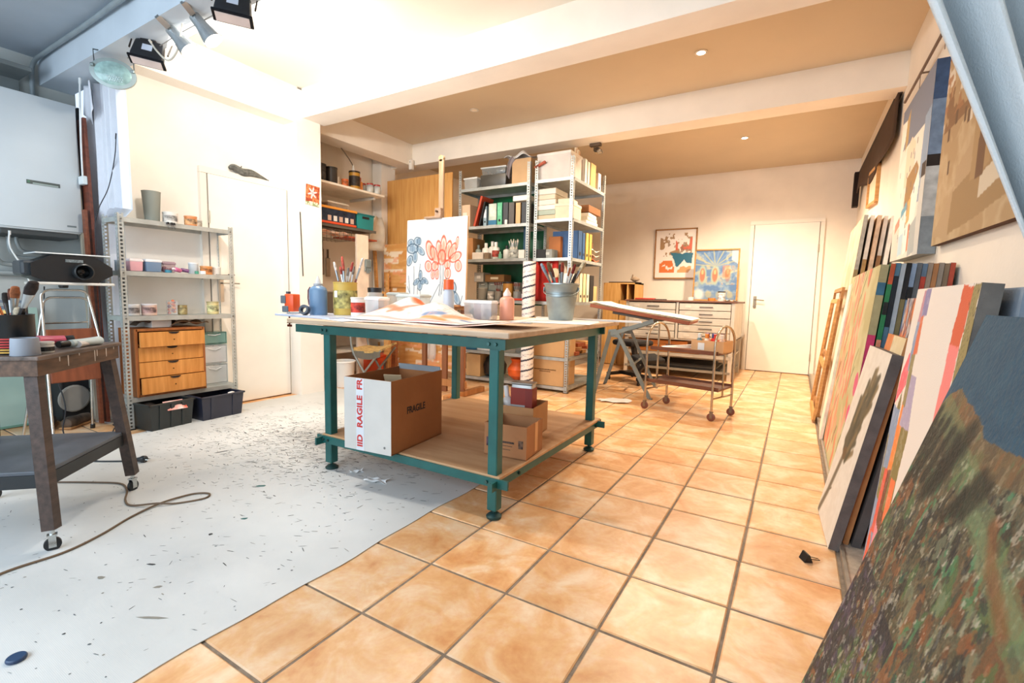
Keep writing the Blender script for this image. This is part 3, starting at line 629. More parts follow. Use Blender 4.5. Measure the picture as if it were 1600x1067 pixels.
thing1('grey_ruler', 'grey steel ruler on the paper by the bucket', 'ruler', MB().box((0, 0, .002), (.16, .035, .003)), METAL('8d93a0', .4), (-1.36, 2.36, TT+.004), (0, 0, .1))
thing1('wood_strip', 'long white slat laid across the far right of the table', 'slat', MB().box((0, 0, .006), (.75, .03, .012)), M('efeae2', .6), (-1.22, 3.04, TT), (0, 0, .04))
# jars and bottles behind the cloth
bottle('white bottle with orange spout behind the crumpled cloth', (-1.87, 2.36, TT), .034, .25, 'b9c4d2', 'e8602a', neck=.75)
bottle('salmon pink bottle with conical spout at the table middle', (-1.60, 2.62, TT), .043, .205, 'eaa287', 'f3dcd0', neck=.45, spout=True, sx=1.15)
for k, (x, c, i) in enumerate(((-1.80, 'dfe2e6', '6f8592'), (-1.725, 'e4dfe8', '8d7ca0'), (-1.67, 'e0e4ea', '6a80a4'))):
    tub('clear lidded pot of %s paint in the row behind the cloth' % ('slate', 'violet', 'blue')[k], (x, 2.52, TT), .085, .09, .11, c, 'e9ecef', .05, clear=True, inside=i, group='clear paint pots on the table')
# galvanised bucket
bk = T('zinc_bucket', 'galvanised zinc bucket full of brushes on the table', 'bucket', (-1.33, 2.86, TT+.004), .3)
O('body', MB().lathe([(.078, 0), (.08, .004), (.10, .145), (.102, .15), (.100, .155), (.112, .228), (.116, .232), (.116, .238), (.110, .238), (.107, .228), (.095, .15), (.075, .012), (.001, .01)], 32), METAL('98a3a4', .45, .7), bk, smooth=True)
O('rim', MB().lathe([(.113, .230), (.119, .232), (.119, .239), (.113, .241)], 32, ring=True), METAL('a8b2b3', .35), bk, smooth=True)
O('band', MB().lathe([(.103, .168), (.108, .17), (.108, .177), (.1045, .179)], 32, ring=True), METAL('8d9899', .4), bk, smooth=True)
for s in (-1, 1): O('ear', MB().rbox((s*.113, 0, .2), (.008, .04, .03), .003), METAL('8d9899', .4), bk); 
O('bail_handle', MB().tube([(.116*math.cos(a), -.03*abs(math.sin(a))-.112*math.sin(a), .2-.05*math.sin(a)) for a in np.linspace(0, PI, 14)], .003), METAL('7c8788', .4), bk, smooth=True)
bb = Vector((-1.33, 2.86, TT+.03)); rg = random.Random(4)
BR = [(-.13, -.02, .36, .009, 'c9b9a0', '8f9aa8', '7d8c9c', 1.6, 'wide blue-grey flat brush at the left of the zinc bucket'), (-.095, .0, .37, .012, '6a3a20', '9aa0a4', '6a5234', 1.8, 'broad brown bristle brush leaning left in the zinc bucket'), (-.055, -.03, .33, .006, '7a2418', 'b4b8b8', '5a2a1c', 1.0, 'thin red-handled brush left of centre in the zinc bucket'), (-.02, .02, .36, .008, '5e2016', 'c4c8c8', '3a3430', 1.4, 'silver-ferruled black brush upright in the zinc bucket'),
      (.01, -.02, .37, .008, '8a2a1a', '9a9ea0', '8f3a24', 1.2, 'red brush standing upright in the zinc bucket'), (.04, .03, .34, .006, '9a5a34', 'd2d4d4', 'b0663c', 1.0, 'slim tan brush at the middle of the zinc bucket'), (.09, -.01, .36, .008, '6a1f16', 'c0c2c2', '7a2018', 1.2, 'dark red round brush leaning right in the zinc bucket'), (.14, .02, .38, .013, '2a2422', '8d8f8c', 'b5a88a', 1.7, 'large pale-bristled brush leaning far right in the zinc bucket'), (.11, -.04, .30, .008, '1c1a1a', '6a6c6c', '3c3834', 1.3, 'dark brush low at the right rim of the zinc bucket')]
for dx, dy, h, r, c1, c2, c3, fl_, lb in BR: brush(lb, bb+Vector((-dx*.3, -dy*.3, 0)), bb+Vector((dx*.86, dx*.5+dy, h-.02)), r, c1, c2, c3, fl_, group='brushes in the zinc bucket')
# ------------------------------------------------------------------ boiler corner
bo = T('wall_boiler', 'white wall-mounted gas boiler at the left edge', 'boiler', (-4.9, 1.2, 0))
ENA = M('c9d2d6', .5, 0, .04, 2)
O('casing', MB().rbox((.2, 0, 1.83), (.40, .43, .90), .012), ENA, bo, smooth=True)
O('front_panel', MB().rbox((.405, .005, 1.835), (.012, .425, .885), .006), ENA, bo, smooth=True)
O('display_slot', MB().box((.4125, .02, 1.70), (.004, .17, .026)), M('3c4a48', .4), bo)
O('display_strip', MB().box((.4145, .03, 1.693), (.003, .13, .010)), M('8fa09c', .4), bo)
O('indicator', MB().cyl((.413, -.055, 1.701), (.417, -.055, 1.701), .008, n=10), M('2f6a52', .3), bo)
O('badge', MB().box((.4125, .155, 1.43), (.002, .05, .012)), M('6f7a7c', .4), bo)
O('underside', MB().rbox((.2, 0, 1.365), (.36, .4, .04), .006), M('3a4042', .6), bo)
PIPE = M('9aa4a6', .45, .2, .05, 4)
def pipe(label, pts, r, mat=PIPE, group=None, k=5, name='pipe', cat='pipe'):
    t = T(name, label, cat, pts[0], 0, group); p0 = Vector(pts[0])
    O('run', MB().tube([p-p0 for p in spline(pts, k)], r, 10), mat, t, smooth=True)
    O('coupling', MB().cyl(Vector((0, 0, 0)), (Vector(pts[1])-p0)*.25, r*1.35), mat, t)
    return t
pipe('upper grey water pipe bending from the boiler to the corner', [(-4.8, 1.14, 1.36), (-4.8, 1.14, 1.31), (-4.82, 1.17, 1.255), (-4.83, 1.25, 1.245), (-4.84, 1.5, 1.245)], .011, group='boiler pipes')
pipe('lower grey water pipe bending from the boiler to the corner', [(-4.8, 1.10, 1.36), (-4.8, 1.10, 1.27), (-4.82, 1.13, 1.215), (-4.83, 1.22, 1.205), (-4.84, 1.5, 1.205)], .011, group='boiler pipes')
pipe('thick grey gas pipe dropping from the boiler at the far left', [(-4.78, 1.03, 1.36), (-4.79, 1.02, 1.27), (-4.81, 1.04, 1.18), (-4.83, 1.12, 1.15), (-4.84, 1.5, 1.15)], .017, group='boiler pipes')
pipe('lowest grey pipe running straight along the wall', [(-4.86, .7, 1.09), (-4.86, .9, 1.09), (-4.86, 1.2, 1.09), (-4.86, 1.5, 1.09)], .02, group='boiler pipes')
pipe('grey cable conduit under the ceiling bending down beside the boiler', [(-3.3, 1.30, 2.63), (-3.9, 1.315, 2.63), (-4.6, 1.315, 2.63), (-4.84, 1.31, 2.61), (-4.87, 1.30, 2.5), (-4.87, 1.3, 2.2)], .014, M('8a9498', .5), name='cable_conduit', cat='conduit')
pipe('thin white boiler cable hanging down the wall', [(-4.46, 1.03, 1.36), (-4.47, 1.03, 1.25), (-4.46, 1.09, 1.1), (-4.46, 1.12, .95)], .005, M('d9dcda', .5), name='boiler_cable', cat='cable')
# small wall cabinet and dark gap above the boiler
thing1('wall_cupboard', 'grey box shelf on the wall above the boiler', 'cupboard', MB().rbox((0, 0, 0), (.3, .3, .03), .004).rbox((-.13, 0, -.1), (.02, .3, .2), .004), M('6d7474', .7), (-4.74, 1.08, 2.47))
# boards leaning in the corner
def lean_board(label, p, q, w, t_, mat, name='leaning_board', cat='board'):
    p, q = Vector(p), Vector(q); m = MB().bar((0, 0, 0), q-p, w, t_, up=(.0, -1, 0)); return thing1(name, label, cat, m, mat, p)
lean_board('dark red-brown wood panel leaning in the corner behind the boiler', (-4.36, 1.44, .01), (-4.50, 1.45, 2.2), .11, .02, WOOD('7a3a24', '5a2818'))
lean_board('grey-white board leaning against the red-brown panel', (-4.43, 1.41, .01), (-4.565, 1.425, 2.15), .035, .018, M('a39a88', .7))
lean_board('narrow brown batten leaning by the curtain', (-4.33, 1.405, .01), (-4.42, 1.41, 1.55), .04, .018, WOOD('8a4a2c', '6c3620'))
lean_board('tall black strip between the boards and the boiler', (-4.50, 1.455, .01), (-4.62, 1.465, 2.3), .05, .012, M('26262a', .6))
jb = T('junction_box', 'white electrical junction box on the panel beside the curtain', 'junction box', (-4.445, 1.42, 1.76)); O('case', MB().rbox((0, 0, 0), (.075, .03, .06), .006), PLAST('d5dcdc'), jb); O('cover_seam', MB().box((0, -.0155, 0), (.06, .002, .045)), PLAST('e3e8e8'), jb)
pipe('thin white cable from the beam down to the junction box', [(-4.42, 1.43, 2.46), (-4.43, 1.425, 2.3), (-4.44, 1.42, 2.0), (-4.445, 1.42, 1.79)], .006, M('dfe3e2', .5), name='wall_cable', cat='cable')
# translucent panel standing against the wall
gp = T('leaning_glass', 'pale green glass sheet leaning on the lower left wall', 'glass sheet', (-4.70, .75, .003)); O('pane', MB().box((-.06, 0, .42), (.008, .95, .85), Euler((0, -.15, 0)).to_matrix()), M('a8c4b8', .12, 0, .08, 2), gp); O('edge', MB().box((.01, 0, .008), (.012, .95, .014)), M('6f9a88', .3), gp)
# white curtain at the end of the wall
CURT = CLOTH('e6e8ee', .85, .03)
def wc(u, v):
    z = 2.40-v*2.3; s = 1-.12*v; a = u*2*PI*5
    k = min(1, max(0, (v-.375)/.04)); x0 = -4.60-.06*v; x1 = -3.98-.27*k
    return (x0+(x1-x0)*u, 1.528+.03*math.sin(a+.8*v)+.015*math.sin(2.3*a+2*v)+.015*v, z+.05*math.sin(3*u)*(1-v))
wcur = T('white_curtain', 'white cloth curtain gathered at the corner beside the metal shelving', 'curtain', (0, 0, 0))
O('drape', MB().grid(wc, 60, 24), CURT, wcur, smooth=True, solid=.004)
def wf(u, v): return (-4.50+.16*u+.06*v*(u-.5), 1.475+.02*math.sin(5*u), 2.44-.28*v*(1-.6*abs(u-.5)))
O('folded_flap', MB().grid(wf, 10, 10), CURT, wcur, smooth=True, solid=.004)
pipe('thin black cable drooping over the white curtain', [(-4.06, 1.49, 2.05), (-4.10, 1.49, 1.9), (-4.2, 1.48, 1.7), (-4.27, 1.44, 1.55), (-4.29, 1.42, 1.4), (-4.28, 1.42, 1.0), (-4.29, 1.42, .5)], .003, M('2a2a2e', .6), name='black_cable', cat='cable')
# ------------------------------------------------------------------ lamps on the beam
gf = T('oval_floodlight', 'grey oval floodlight with round glass front under the beam', 'floodlight', (-3.80, 1.40, 2.345), 0, rot=(.12, 0, 1.0))
R90 = Matrix.Rotation(PI/2, 3, 'X')
O('housing', MB().lathe([(.03, -.12), (.08, -.10), (.112, -.03), (.118, 0), (.118, .012), (.104, .014)], 32, (0, 0, 0), R90, 1., .74), METAL('9aa8a6', .45, .4), gf, smooth=True)
O('front_glass', MB().lathe([(.103, .008), (.09, .016), (.05, .022), (.001, .024)], 32, (0, 0, 0), R90, 1., .74), M('9fc0bc', .15, 0, .15, 30), gf, smooth=True)
O('reflector_dots', MB().add(sum([[(x-.004, -.026, z-.003), (x+.004, -.026, z-.003), (x, -.026, z+.004)] for x, z in [(-.03+.012*i+.006*(j % 2), -.02-.012*j) for i in range(7) for j in range(3)]], []), [(3*k, 3*k+1, 3*k+2) for k in range(21)]), METAL('d9e6e4', .2), gf)
O('bracket', MB().tube([(-.1, .03, .02), (-.1, .03, .13), (.1, .03, .13), (.1, .03, .02)], .004), METAL('5c6466', .5), gf)
for s in (-1, 1): O('clip', MB().rbox((s*.1, -.015, .03), (.02, .02, .02), .004), METAL('8a9694', .4), gf)
def flood(label, loc, rot):
    t = T('black_floodlight', label, 'floodlight', loc, 0, 'black floodlights', rot)
    O('housing', MB().rbox((0, 0, 0), (.17, .06, .13), .02, taper=.85), PLAST('1b1c20', .4), t, smooth=True)
    O('driver_box', MB().rbox((-.01, .0, .085), (.08, .06, .05), .008), PLAST('2a2b2e', .5), t); O('rating_sticker', MB().box((.0, -.0315, .0), (.05, .002, .04)), M('c3ccda', .4), t)
    O('front_frame', MB().rbox((0, .01, -.066), (.18, .075, .012), .004), METAL('2c2c30', .3), t); O('lens', MB().box((0, .01, -.0735), (.15, .055, .004)), M('d9c8c0', .2), t)
    O('bracket', MB().tube([(-.095, 0, 0), (-.1, .02, .12), (.1, .02, .12), (.095, 0, 0)], .005), METAL('55504c', .5), t)
    return t
flood('black floodlight with white sticker beside the oval floodlight', (-3.40, 1.43, 2.40), (-.35, .1, .9))
flood('black floodlight cut by the top edge right of the chrome spots', (-2.50, 1.43, 2.41), (-.3, .05, .9))
for k, (x, y, z) in enumerate(((-3.12, 1.42, 2.455), (-2.86, 1.42, 2.455))):
    t = T('chrome_spotlight', ('left chrome conical spotlight clipped under the bright ceiling', 'right chrome conical spotlight clipped under the bright ceiling')[k], 'spotlight', (x, y, z), 0, 'chrome spotlights', Vector((.52, .42, -.74)).to_track_quat('Z', 'Y').to_euler() if k == 0 else Vector((.45, .42, -.79)).to_track_quat('Z', 'Y').to_euler())
    O('shade', MB().lathe([(.012, 0), (.028, .005), (.032, .06), (.052, .15), (.049, .15), (.026, .05), (.001, .03)], 24), METAL('c4cacc', .25, .8), t, smooth=True)
    O('bulb', MB().lathe([(.001, .06), (.02, .08), (.036, .125), (.03, .145), (.001, .15)], 16), M('fff6e6', .4, emit=10, var=0), t, smooth=True)
    O('clip', MB().bar((-.03, 0, .01), (-.09, 0, -.02), .03, .02), METAL('a8aaa8', .35), t)
pipe('beige cable looping between the floodlight and the spots', [(-3.36, 1.42, 2.45), (-3.30, 1.43, 2.38), (-3.20, 1.44, 2.31), (-3.10, 1.44, 2.33), (-3.05, 1.44, 2.40), (-3.02, 1.44, 2.465)], .005, M('c9c2b4', .6), name='lamp_cable', cat='cable')
pipe('thin grey wire strung between the lamps', [(-3.75, 1.46, 2.455), (-3.4, 1.47, 2.44), (-3.1, 1.47, 2.45), (-2.6, 1.47, 2.455)], .003, M('8d8a84', .6), name='lamp_wire', cat='cable')
# ------------------------------------------------------------------ metal shelving with tins
rack('grey slotted metal shelving with paint tins beside the left door', (-3.98, 1.44, 0), PI/2, .77, .25, 1.51, (1.485, 1.12, .805, .225))
vz = T('grey_vase', 'tall grey tapered pot on top of the left shelving', 'pot', (-4.11, 1.70, 1.487)); O('body', MB().lathe([(.042, 0), (.045, .004), (.058, .215), (.06, .22), (.055, .22), (.04, .01), (.001, .01)], 28), M('8f948c', .6, 0, .05, 6), vz, smooth=True); O('base_ring', MB().lathe([(.044, 0), (.046, .002), (.046, .008), (.044, .009)], 28), M('7f847c', .6), vz)
can('white paint tin with dark printed label on top of the left shelving', (-4.09, 1.81, 1.487), .048, .082, 'e9e5de', 'f0ede6', 'd5d0ca')
can('orange paint tin on top of the left shelving', (-4.09, 1.95, 1.487), .042, .075, 'd98a52', 'e0a070', 'e2a878')
can('small grey tin behind the orange tin on the left shelving', (-4.15, 2.03, 1.487), .03, .06, 'a8a29a', 'cfc9c0', 'c4b8aa')
for k, (y, s) in enumerate(((1.74, -.02), (1.765, .0), (1.78, .02))):
    t = T('binder_clip', 'black binder clip gripping the top shelf edge, %s of three' % ('left', 'middle', 'right')[k], 'clip', (-3.975, y, 1.47), PI/2, 'binder clips on the shelf edge'); O('jaw', MB().prism([(-.008, 0), (.008, 0), (.004, .016), (-.004, .016)], -.012, .012, Matrix.Rotation(PI/2, 4, 'X')), BLACK, t); O('wire_arm', MB().tube([(-.006, -.01, 0), (.0, -.014, -.035), (.006, -.01, 0)], .0012, 6), METAL('777'+'777'), t)
# second shelf
tub('pink plastic tub on the second shelf of the left shelving', (-4.08, 1.56, 1.122), .085, .09, .075, 'e0a8b0', 'f2e4e4', PI/2)
tub('blue plastic tub with white lid on the second shelf', (-4.08, 1.665, 1.122), .105, .1, .078, '7088a4', 'e6e6e8', PI/2)
tub('clear tub with violet and red paints on the second shelf', (-4.1, 1.775, 1.122), .09, .09, .07, 'b48a94', 'a88f98', PI/2, clear=True, inside='8d4a58')
can('small grey-blue pot behind the front post on the second shelf', (-4.14, 1.50, 1.122), .03, .07, '8d9aa8', 'aab4c0')
can('teal jar lid lying in front of the violet tub', (-4.03, 1.755, 1.122), .022, .02, '3f8aa0', name='paint_dish', cat='lid')
bottle('small paint tube with white cap lying among the pots', (-4.02, 1.83, 1.14), .016, .075, 'c86a94', 'f4eef0', tilt=(1.4, 0, .5), name='paint_tube')
bottle('purple paint tube lying beside the pink one', (-4.02, 1.89, 1.14), .014, .075, '7a4a78', 'f0ecef', tilt=(1.4, 0, -.4), name='paint_tube')
can('clear glass pot with white lid at the middle of the second shelf', (-4.12, 1.97, 1.122), .034, .085, 'c4ccd2', 'eceef0')
can('orange plastic pot on the second shelf', (-4.07, 2.04, 1.122), .042, .062, 'd08a4c', 'dc9c60', 'c87f44')
can('white pot near the right end of the second shelf', (-4.08, 2.125, 1.122), .03, .06, 'e0dcd2', 'f2eee6')
can('green screw cap standing before the glass pot', (-4.03, 1.95, 1.122), .014, .022, '4f9a80', name='screw_cap', cat='cap')
can('white jar lid leaning before the orange pot', (-4.02, 1.99, 1.122), .02, .025, 'f0ecea', name='paint_dish', cat='lid')
thing1('knife', 'flat grey palette knife at the right end of the second shelf', 'knife', MB().box((0, 0, .003), (.012, .10, .004)).box((0, .07, .006), (.014, .05, .01)), METAL('8a8a8c', .4), (-4.02, 2.14, 1.122))
# third shelf
can('white tin with dark picture label on the third shelf', (-4.09, 1.545, .807), .038, .075, 'cfcac6', 'e2e0e0', '9a8f8c')
can('wide pink and blue labelled tin on the third shelf', (-4.08, 1.64, .807), .046, .078, 'd8b8a8', 'e6dfe0', 'c09a94')
bj = T('bead_jar', 'clear box of red and orange beads on the third shelf', 'jar', (-4.09, 1.795, .807)); O('glass', MB().rbox((0, 0, .052), (.05, .058, .104), .004), CLEAR('e6e8e6', .3), bj)
for k_ in range(12): O('bead', MB().lathe([(.001, -.012), (.01, -.007), (.012, 0), (.01, .007), (.001, .012)], 10, (-.012+.012*(k_ % 3), -.014+.014*((k_*2) % 3), .014+.008*k_)), PLAST(('c8502f', 'e08a4c', '7a2a4a', 'd86a3a')[k_ % 4]), bj, smooth=True)
can('old gold tin beside the bead jar', (-4.09, 1.865, .807), .032, .072, 'a8986a', None, 'b0a070', metal=1)
can('cream tin with bee emblem at the right of the third shelf', (-4.09, 2.09, .807), .042, .095, 'd9c890', 'b8a878', 'e2d49c')
# drawer chest
ch = T('drawer_chest', 'small orange wooden chest with four drawers on the left shelving', 'chest of drawers', (-3.97, 1.73, .227), PI/2)
OAK = WOOD('d8944c', 'b8742e', 3, (10, 10, 1)); OAKD = WOOD('a8642e', '8a4c20', 3, (10, 10, 1))
O('carcass', MB().box((-.222, .13, .243), (.016, .26, .486)).box((.222, .13, .243), (.016, .26, .486)).box((0, .13, .008), (.44, .26, .016)).box((0, .13, .478), (.44, .26, .016)).box((0, .255, .24), (.44, .008, .47)), OAKD, ch)
zz = .018
for k, (hh, pull, tl) in enumerate(((.118, .03, .02), (.112, .006, 0), (.108, .0, 0), (.11, .035, 0))):
    dr = O('drawer', MB().box((0, .006, hh/2), (.424, .016, hh-.005)).box((0, .12, .006), (.40, .22, .008)), OAK, ch, (0, -pull, zz), (0, 0, tl))
    O('pull_notch', MB().prism([(.036*math.cos(a), -.016*math.sin(a)) for a in np.linspace(0, PI, 10)], 0, .003, Matrix.Translation((0, -.0025, hh-.003)) @ Matrix.Rotation(PI/2, 4, 'X')), M('20140c', .8), dr)
    O('keyhole', MB().cyl((0, -.002, hh*.45), (0, -.004, hh*.45), .005, n=8), METAL('6a5030', .5), dr); zz += hh
for k, (z, h, c, i, lb) in enumerate(((.227, .165, 'dfe3e2', 'c9beb0', 'lowest clear plastic drawer box right of the wooden chest'), (.397, .155, 'e9ecec', 'e2a898', 'middle clear plastic drawer box right of the wooden chest'), (.557, .10, '8fb8ae', '9ab0a8', 'teal-tinted clear box on top of the drawer boxes'))):
    t = T('clear_drawer', lb, 'plastic box', (-4.09, 2.085, z), PI/2, 'clear drawer boxes'); w = .20
    O('case', MB().box((0, .1, .003), (w, .22, .005)).box((0, .1, h-.003), (w, .22, .005)).box((-w/2, .1, h/2), (.005, .22, h)).box((w/2, .1, h/2), (.005, .22, h)), PLAST('cfd6d4') if k < 2 else CLEAR('7fb0a4', .8), t)
    dq = O('drawer', MB().rbox((0, -.008, h/2), (w-.014, .008, h-.02), .003), CLEAR(c, .6), t); O('handle', MB().tube([(-.05, -.012, h*.82), (0, -.022, h*.74), (.05, -.012, h*.82)], .004, 6), CLEAR('f0f2f2', .9), dq)
    q = MB(); rn = random.Random(k)
    for _ in range(7): q.rbox((rn.uniform(-.07, .07), rn.uniform(.02, .1), rn.uniform(.03, h*.5)), (.06, .05, .04), .015, Euler((rn.random(), rn.random(), rn.random()*3)).to_matrix())
    O('contents', q, M(i, .8, 0, .3, 30), t)
# paper bags above the chest
thing1('folded_bag', 'dark brown folded bag on top of the wooden chest', 'bag', MB().grid(lambda u, v: (.11*(v-.5), (u-.5)*.12, .035*math.sin(PI*u)*(1+.3*math.sin(7*v))+.004), 10, 8), CLOTH('5a4a3c'), (-4.10, 1.60, .73), solid=.003)
thing1('white_card', 'white card box standing on top of the wooden chest', 'card', MB().rbox((0, 0, .033), (.12, .13, .066), .003), M('ddd8cf', .7), (-4.10, 1.70, .716))
thing1('kraft_paper', 'crumpled brown kraft paper on the right of the wooden chest', 'paper', MB().grid(lambda u, v: (.16*(v-.5), (u-.5)*.26, .02+.022*math.sin(8*u+3*v)*math.sin(5*v+1)+.02*math.sin(PI*u)), 18, 10), M('7a5a3c', .85, 0, .15, 20), (-4.08, 1.88, .716), solid=.002)
# crates on the floor
c1 = crate('open black plastic crate with red and white packet under the left shelving', (-3.98, 1.63, .003), .30, .33, .19, '23292a', PI/2+.12, ribs=3)
c2 = crate('open dark blue-black plastic crate at the right under the shelving', (-3.98, 1.995, .003), .33, .33, .185, '2a2d3c', PI/2+.06, ribs=2)
thing1('plastic_packet', 'orange-red and white packet sticking out of the black crate', 'packet', MB().grid(lambda u, v: ((v-.5)*.09, (u-.5)*.13, .02*math.sin(PI*u)*math.sin(PI*v)+.03*v), 8, 8), M('d2563c', .4, 0, .6, 14, hue='f0e8e4'), (-3.86, 1.68, .15), (0, .9, 0), solid=.004)
thing1('plastic_packet', 'white packet at the rim of the dark blue crate', 'packet', MB().grid(lambda u, v: ((v-.5)*.05, (u-.5)*.05, .012*math.sin(PI*u)), 6, 6), M('e9e6e0', .5), (-3.85, 2.09, .165), (0, .9, 0), solid=.004)
thing1('dark_cloth', 'dark rag lying in the black crate', 'rag', MB().grid(lambda u, v: ((v-.5)*.2, (u-.5)*.2, .03*math.sin(5*u+2*v)+.04*math.sin(PI*u)*math.sin(PI*v)), 12, 12), CLOTH('2c2622'), (-3.99, 1.62, .12), solid=.004)
# thing on the door frame
rag = T('dried_rag', 'grey dried driftwood-like rag lying on top of the left door frame', 'rag', (-4.215, 2.49, 2.005), PI/2)
O('body', MB().tube(spline([(-.16, 0, .03), (-.12, 0, .045), (-.05, 0, .02), (.03, 0, .03), (.10, 0, .02), (.19, 0, -.0)], 5), [.004+.03*abs(math.sin(.35+t*.115)) for t in range(26)], 8), M('6f6f68', .9, 0, .3, 30, .6, 60), rag, smooth=True)
O('twig', MB().tube([(-.07, 0, .03), (-.055, 0, .07)], .004, 6), M('5a554c', .9), rag)
# small nails / scrape on column
thing1('hanging_knife', 'thin black strip hanging on the white column', 'strip', MB().bar((0, 0, -.3), (0, 0, .3), .004, .008), M('3a3632', .6), (-4.066, 2.9, 1.45), (.03, 0, 0))
# ------------------------------------------------------------------ chrome folding chair and projector
cr_ = T('chrome_chair', 'folding chair of chrome tube with brown wooden seat folded up', 'chair', (-4.05, 1.2, 0))
def U(x0, x1, ya, yb, za, zt):
    r = .05; P = [(x0, ya[0], 0), (x1, ya[1], zt-r)]; P += [(x1, ya[1]+r*(1-math.cos(a)), zt-r+r*math.sin(a)) for a in np.linspace(.3, PI/2, 5)]
    P += [(x1, yb[1]-r*(1-math.cos(a)), zt-r+r*math.sin(a)) for a in np.linspace(PI/2, .3, 5)]; P += [(x1, yb[1], zt-r), (x0, yb[0], 0)]; return P
O('back_frame', MB().tube(U(-.21, -.16, (-.23, -.10), (.13, .135), 0, .93), .008, 10), STEEL, cr_, smooth=True)
O('front_frame', MB().tube(U(.25, -.11, (-.2, -.12), (.16, .12), 0, .98), .008, 10), STEEL, cr_, smooth=True)
for z in (.76, .5): O('cross_bar', MB().tube([(-.17, -.12, z), (-.17, .135, z)], .006, 8), STEEL, cr_)
O('seat', MB().rbox((-.06, .01, .55), (.014, .26, .35), .012, Euler((0, -.12, 0)).to_matrix()), WOOD('8a4a2a', '6e361c', 3, (10, 10, 1)), cr_)
for y in (-.23, .13): O('rubber_foot', MB().cyl((-.21, y, 0), (-.205, y+.0, .03), .014), BLACK, cr_)
for y in (-.2, .16): O('rubber_foot', MB().cyl((.25, y, 0), (.243, y, .03), .014), METAL('6a655e', .6), cr_)
pj = T('slide_projector', 'black angular projector with big round lens on the chrome chair', 'projector', (-4.02, 1.19, 1.01), -.05)
P8 = [(-.2, .03), (-.13, .0), (.11, -.0), (.19, .05), (.19, .10), (.10, .165), (-.1, .165), (-.2, .11)]
O('body', MB().prism(P8, -.13, .10, Matrix(((0, 0, 1, 0), (1, 0, 0, 0), (0, 1, 0, .02), (0, 0, 0, 1)))), PLAST('1a1d20', .35), pj)
O('side_block', MB().rbox((-.02, -.2, .10), (.2, .08, .09), .015), PLAST('2f363c', .4), pj)
O('lens_barrel', MB().lathe([(.045, .0), (.045, .05), (.05, .055), (.05, .075), (.043, .078), (.038, .02), (.001, .018)], 28, (.09, .03, .085), Matrix.Rotation(PI/2, 3, 'Y')), PLAST('23272a', .3), pj, smooth=True)
O('lens_glass', MB().lathe([(.037, 0), (.03, .006), (.001, .008)], 24, (.115, .03, .085), Matrix.Rotation(PI/2, 3, 'Y')), M('0c1012', .05), pj, smooth=True)
O('lens_ring', MB().lathe([(.043, 0), (.049, .003), (.043, .006)], 28, (.162, .03, .085), Matrix.Rotation(PI/2, 3, 'Y'), ring=True), METAL('5c6468', .3), pj)
O('top_plate', MB().rbox((-.02, 0, .193), (.26, .36, .008), .003), M('dfe3e2', .3), pj); O('base_tray', MB().rbox((0, 0, .01), (.26, .38, .016), .005), M('d9d4ca', .4), pj)
O('maker_plate', MB().rbox((.101, .0, .152), (.003, .085, .018), .001), M('4a5254', .4, 0, .5, 120, hue='8a9496'), pj)
O('foot_knob', MB().lathe([(.02, 0), (.024, .01), (.024, .018)], 16, (.06, -.05, -.018)), BLACK, pj)
# ------------------------------------------------------------------ dark rolling trolley in the left foreground
A1 = Vector((-.70, .714, 0)); A2 = Vector((-.714, -.70, 0))
tr = T('rolling_trolley', 'dark stained wooden trolley on casters in the left foreground', 'trolley', (-2.40, .60, 0), math.atan2(A1.y, A1.x))
# local: x = receding right side (0..d), y = leftwards (0..w)
DW = M('4a3a32', .5, 0, .25, 5, .15, 30, stretch=(1, 8, 8)); DWT = M('6a5a50', .5, 0, .3, 6, .1, 30, stretch=(1, 6, 6)); APR = M('5f4634', .5, 0, .3, 8, stretch=(1, 5, 5))
td, tw = .53, .52
O('top_board', MB().rbox((td/2, tw/2, .735), (td+.02, tw+.02, .016), .004), DWT, tr)
O('apron', MB().box((td/2, .008, .698), (td, .018, .06)).box((td/2, tw-.008, .698), (td, .018, .06)).box((.008, tw/2, .698), (.018, tw, .06)).box((td-.008, tw/2, .698), (.018, tw, .06)), APR, tr)
for x, y, dx, dy in ((.03, .03, -.05, -.05), (td-.03, .03, .05, -.05), (.03, tw-.03, -.05, .05), (td-.03, tw-.03, .05, .05)):
    lg = O('leg', MB().bar((x, y, .67), (x+dx, y+dy, .085), .042, .042, up=(1, 0, 0)), DW, tr); caster(lg, (x+dx, y+dy, 0), .026, .5 if x < .1 else 1.2)
O('lower_shelf', MB().rbox((td/2, tw/2, .30), (td+.01, tw+.01, .016), .003), M('5c6168', .45, 0, .15, 6), tr)
O('shelf_apron', MB().box((.0, tw/2, .268), (.016, tw, .05)).box((td/2, .0, .268), (td, .016, .05)), M('26292b', .5), tr)
O('paint_drips', MB().add(sum([[(x-.004, -.0015, .728), (x+.004, -.0015, .728), (x+.002, -.0015, .728-l), (x-.002, -.0015, .728-l)] for x, l in ((.12, .02), (.17, .045), (.24, .012), (.345, .05), (.362, .03), (.43, .04), (.49, .014))], []), [(4*k, 4*k+1, 4*k+2, 4*k+3) for k in range(7)]), M('cfc8be', .5), tr)
def TR(x, y, z=.743): return Vector((-2.40, .60, z))+A1*x+Vector((-A1.y, A1.x, 0))*y
bt = T('brush_tin', 'black and red striped tin of brushes on the dark trolley', 'tin', TR(.10, .13))
O('body', MB().lathe([(.06, 0), (.062, .003), (.062, .145), (.064, .15), (.058, .15), (.056, .01), (.001, .01)], 28), M('191b1c', .35), bt, smooth=True)
for k in range(6): O('stripe', MB().lathe([(.0622, .006+k*.01), (.0632, .007+k*.01), (.0632, .011+k*.01), (.0622, .012+k*.01)], 28), M('b82a24' if k > 1 else 'c99a3c', .4), bt)
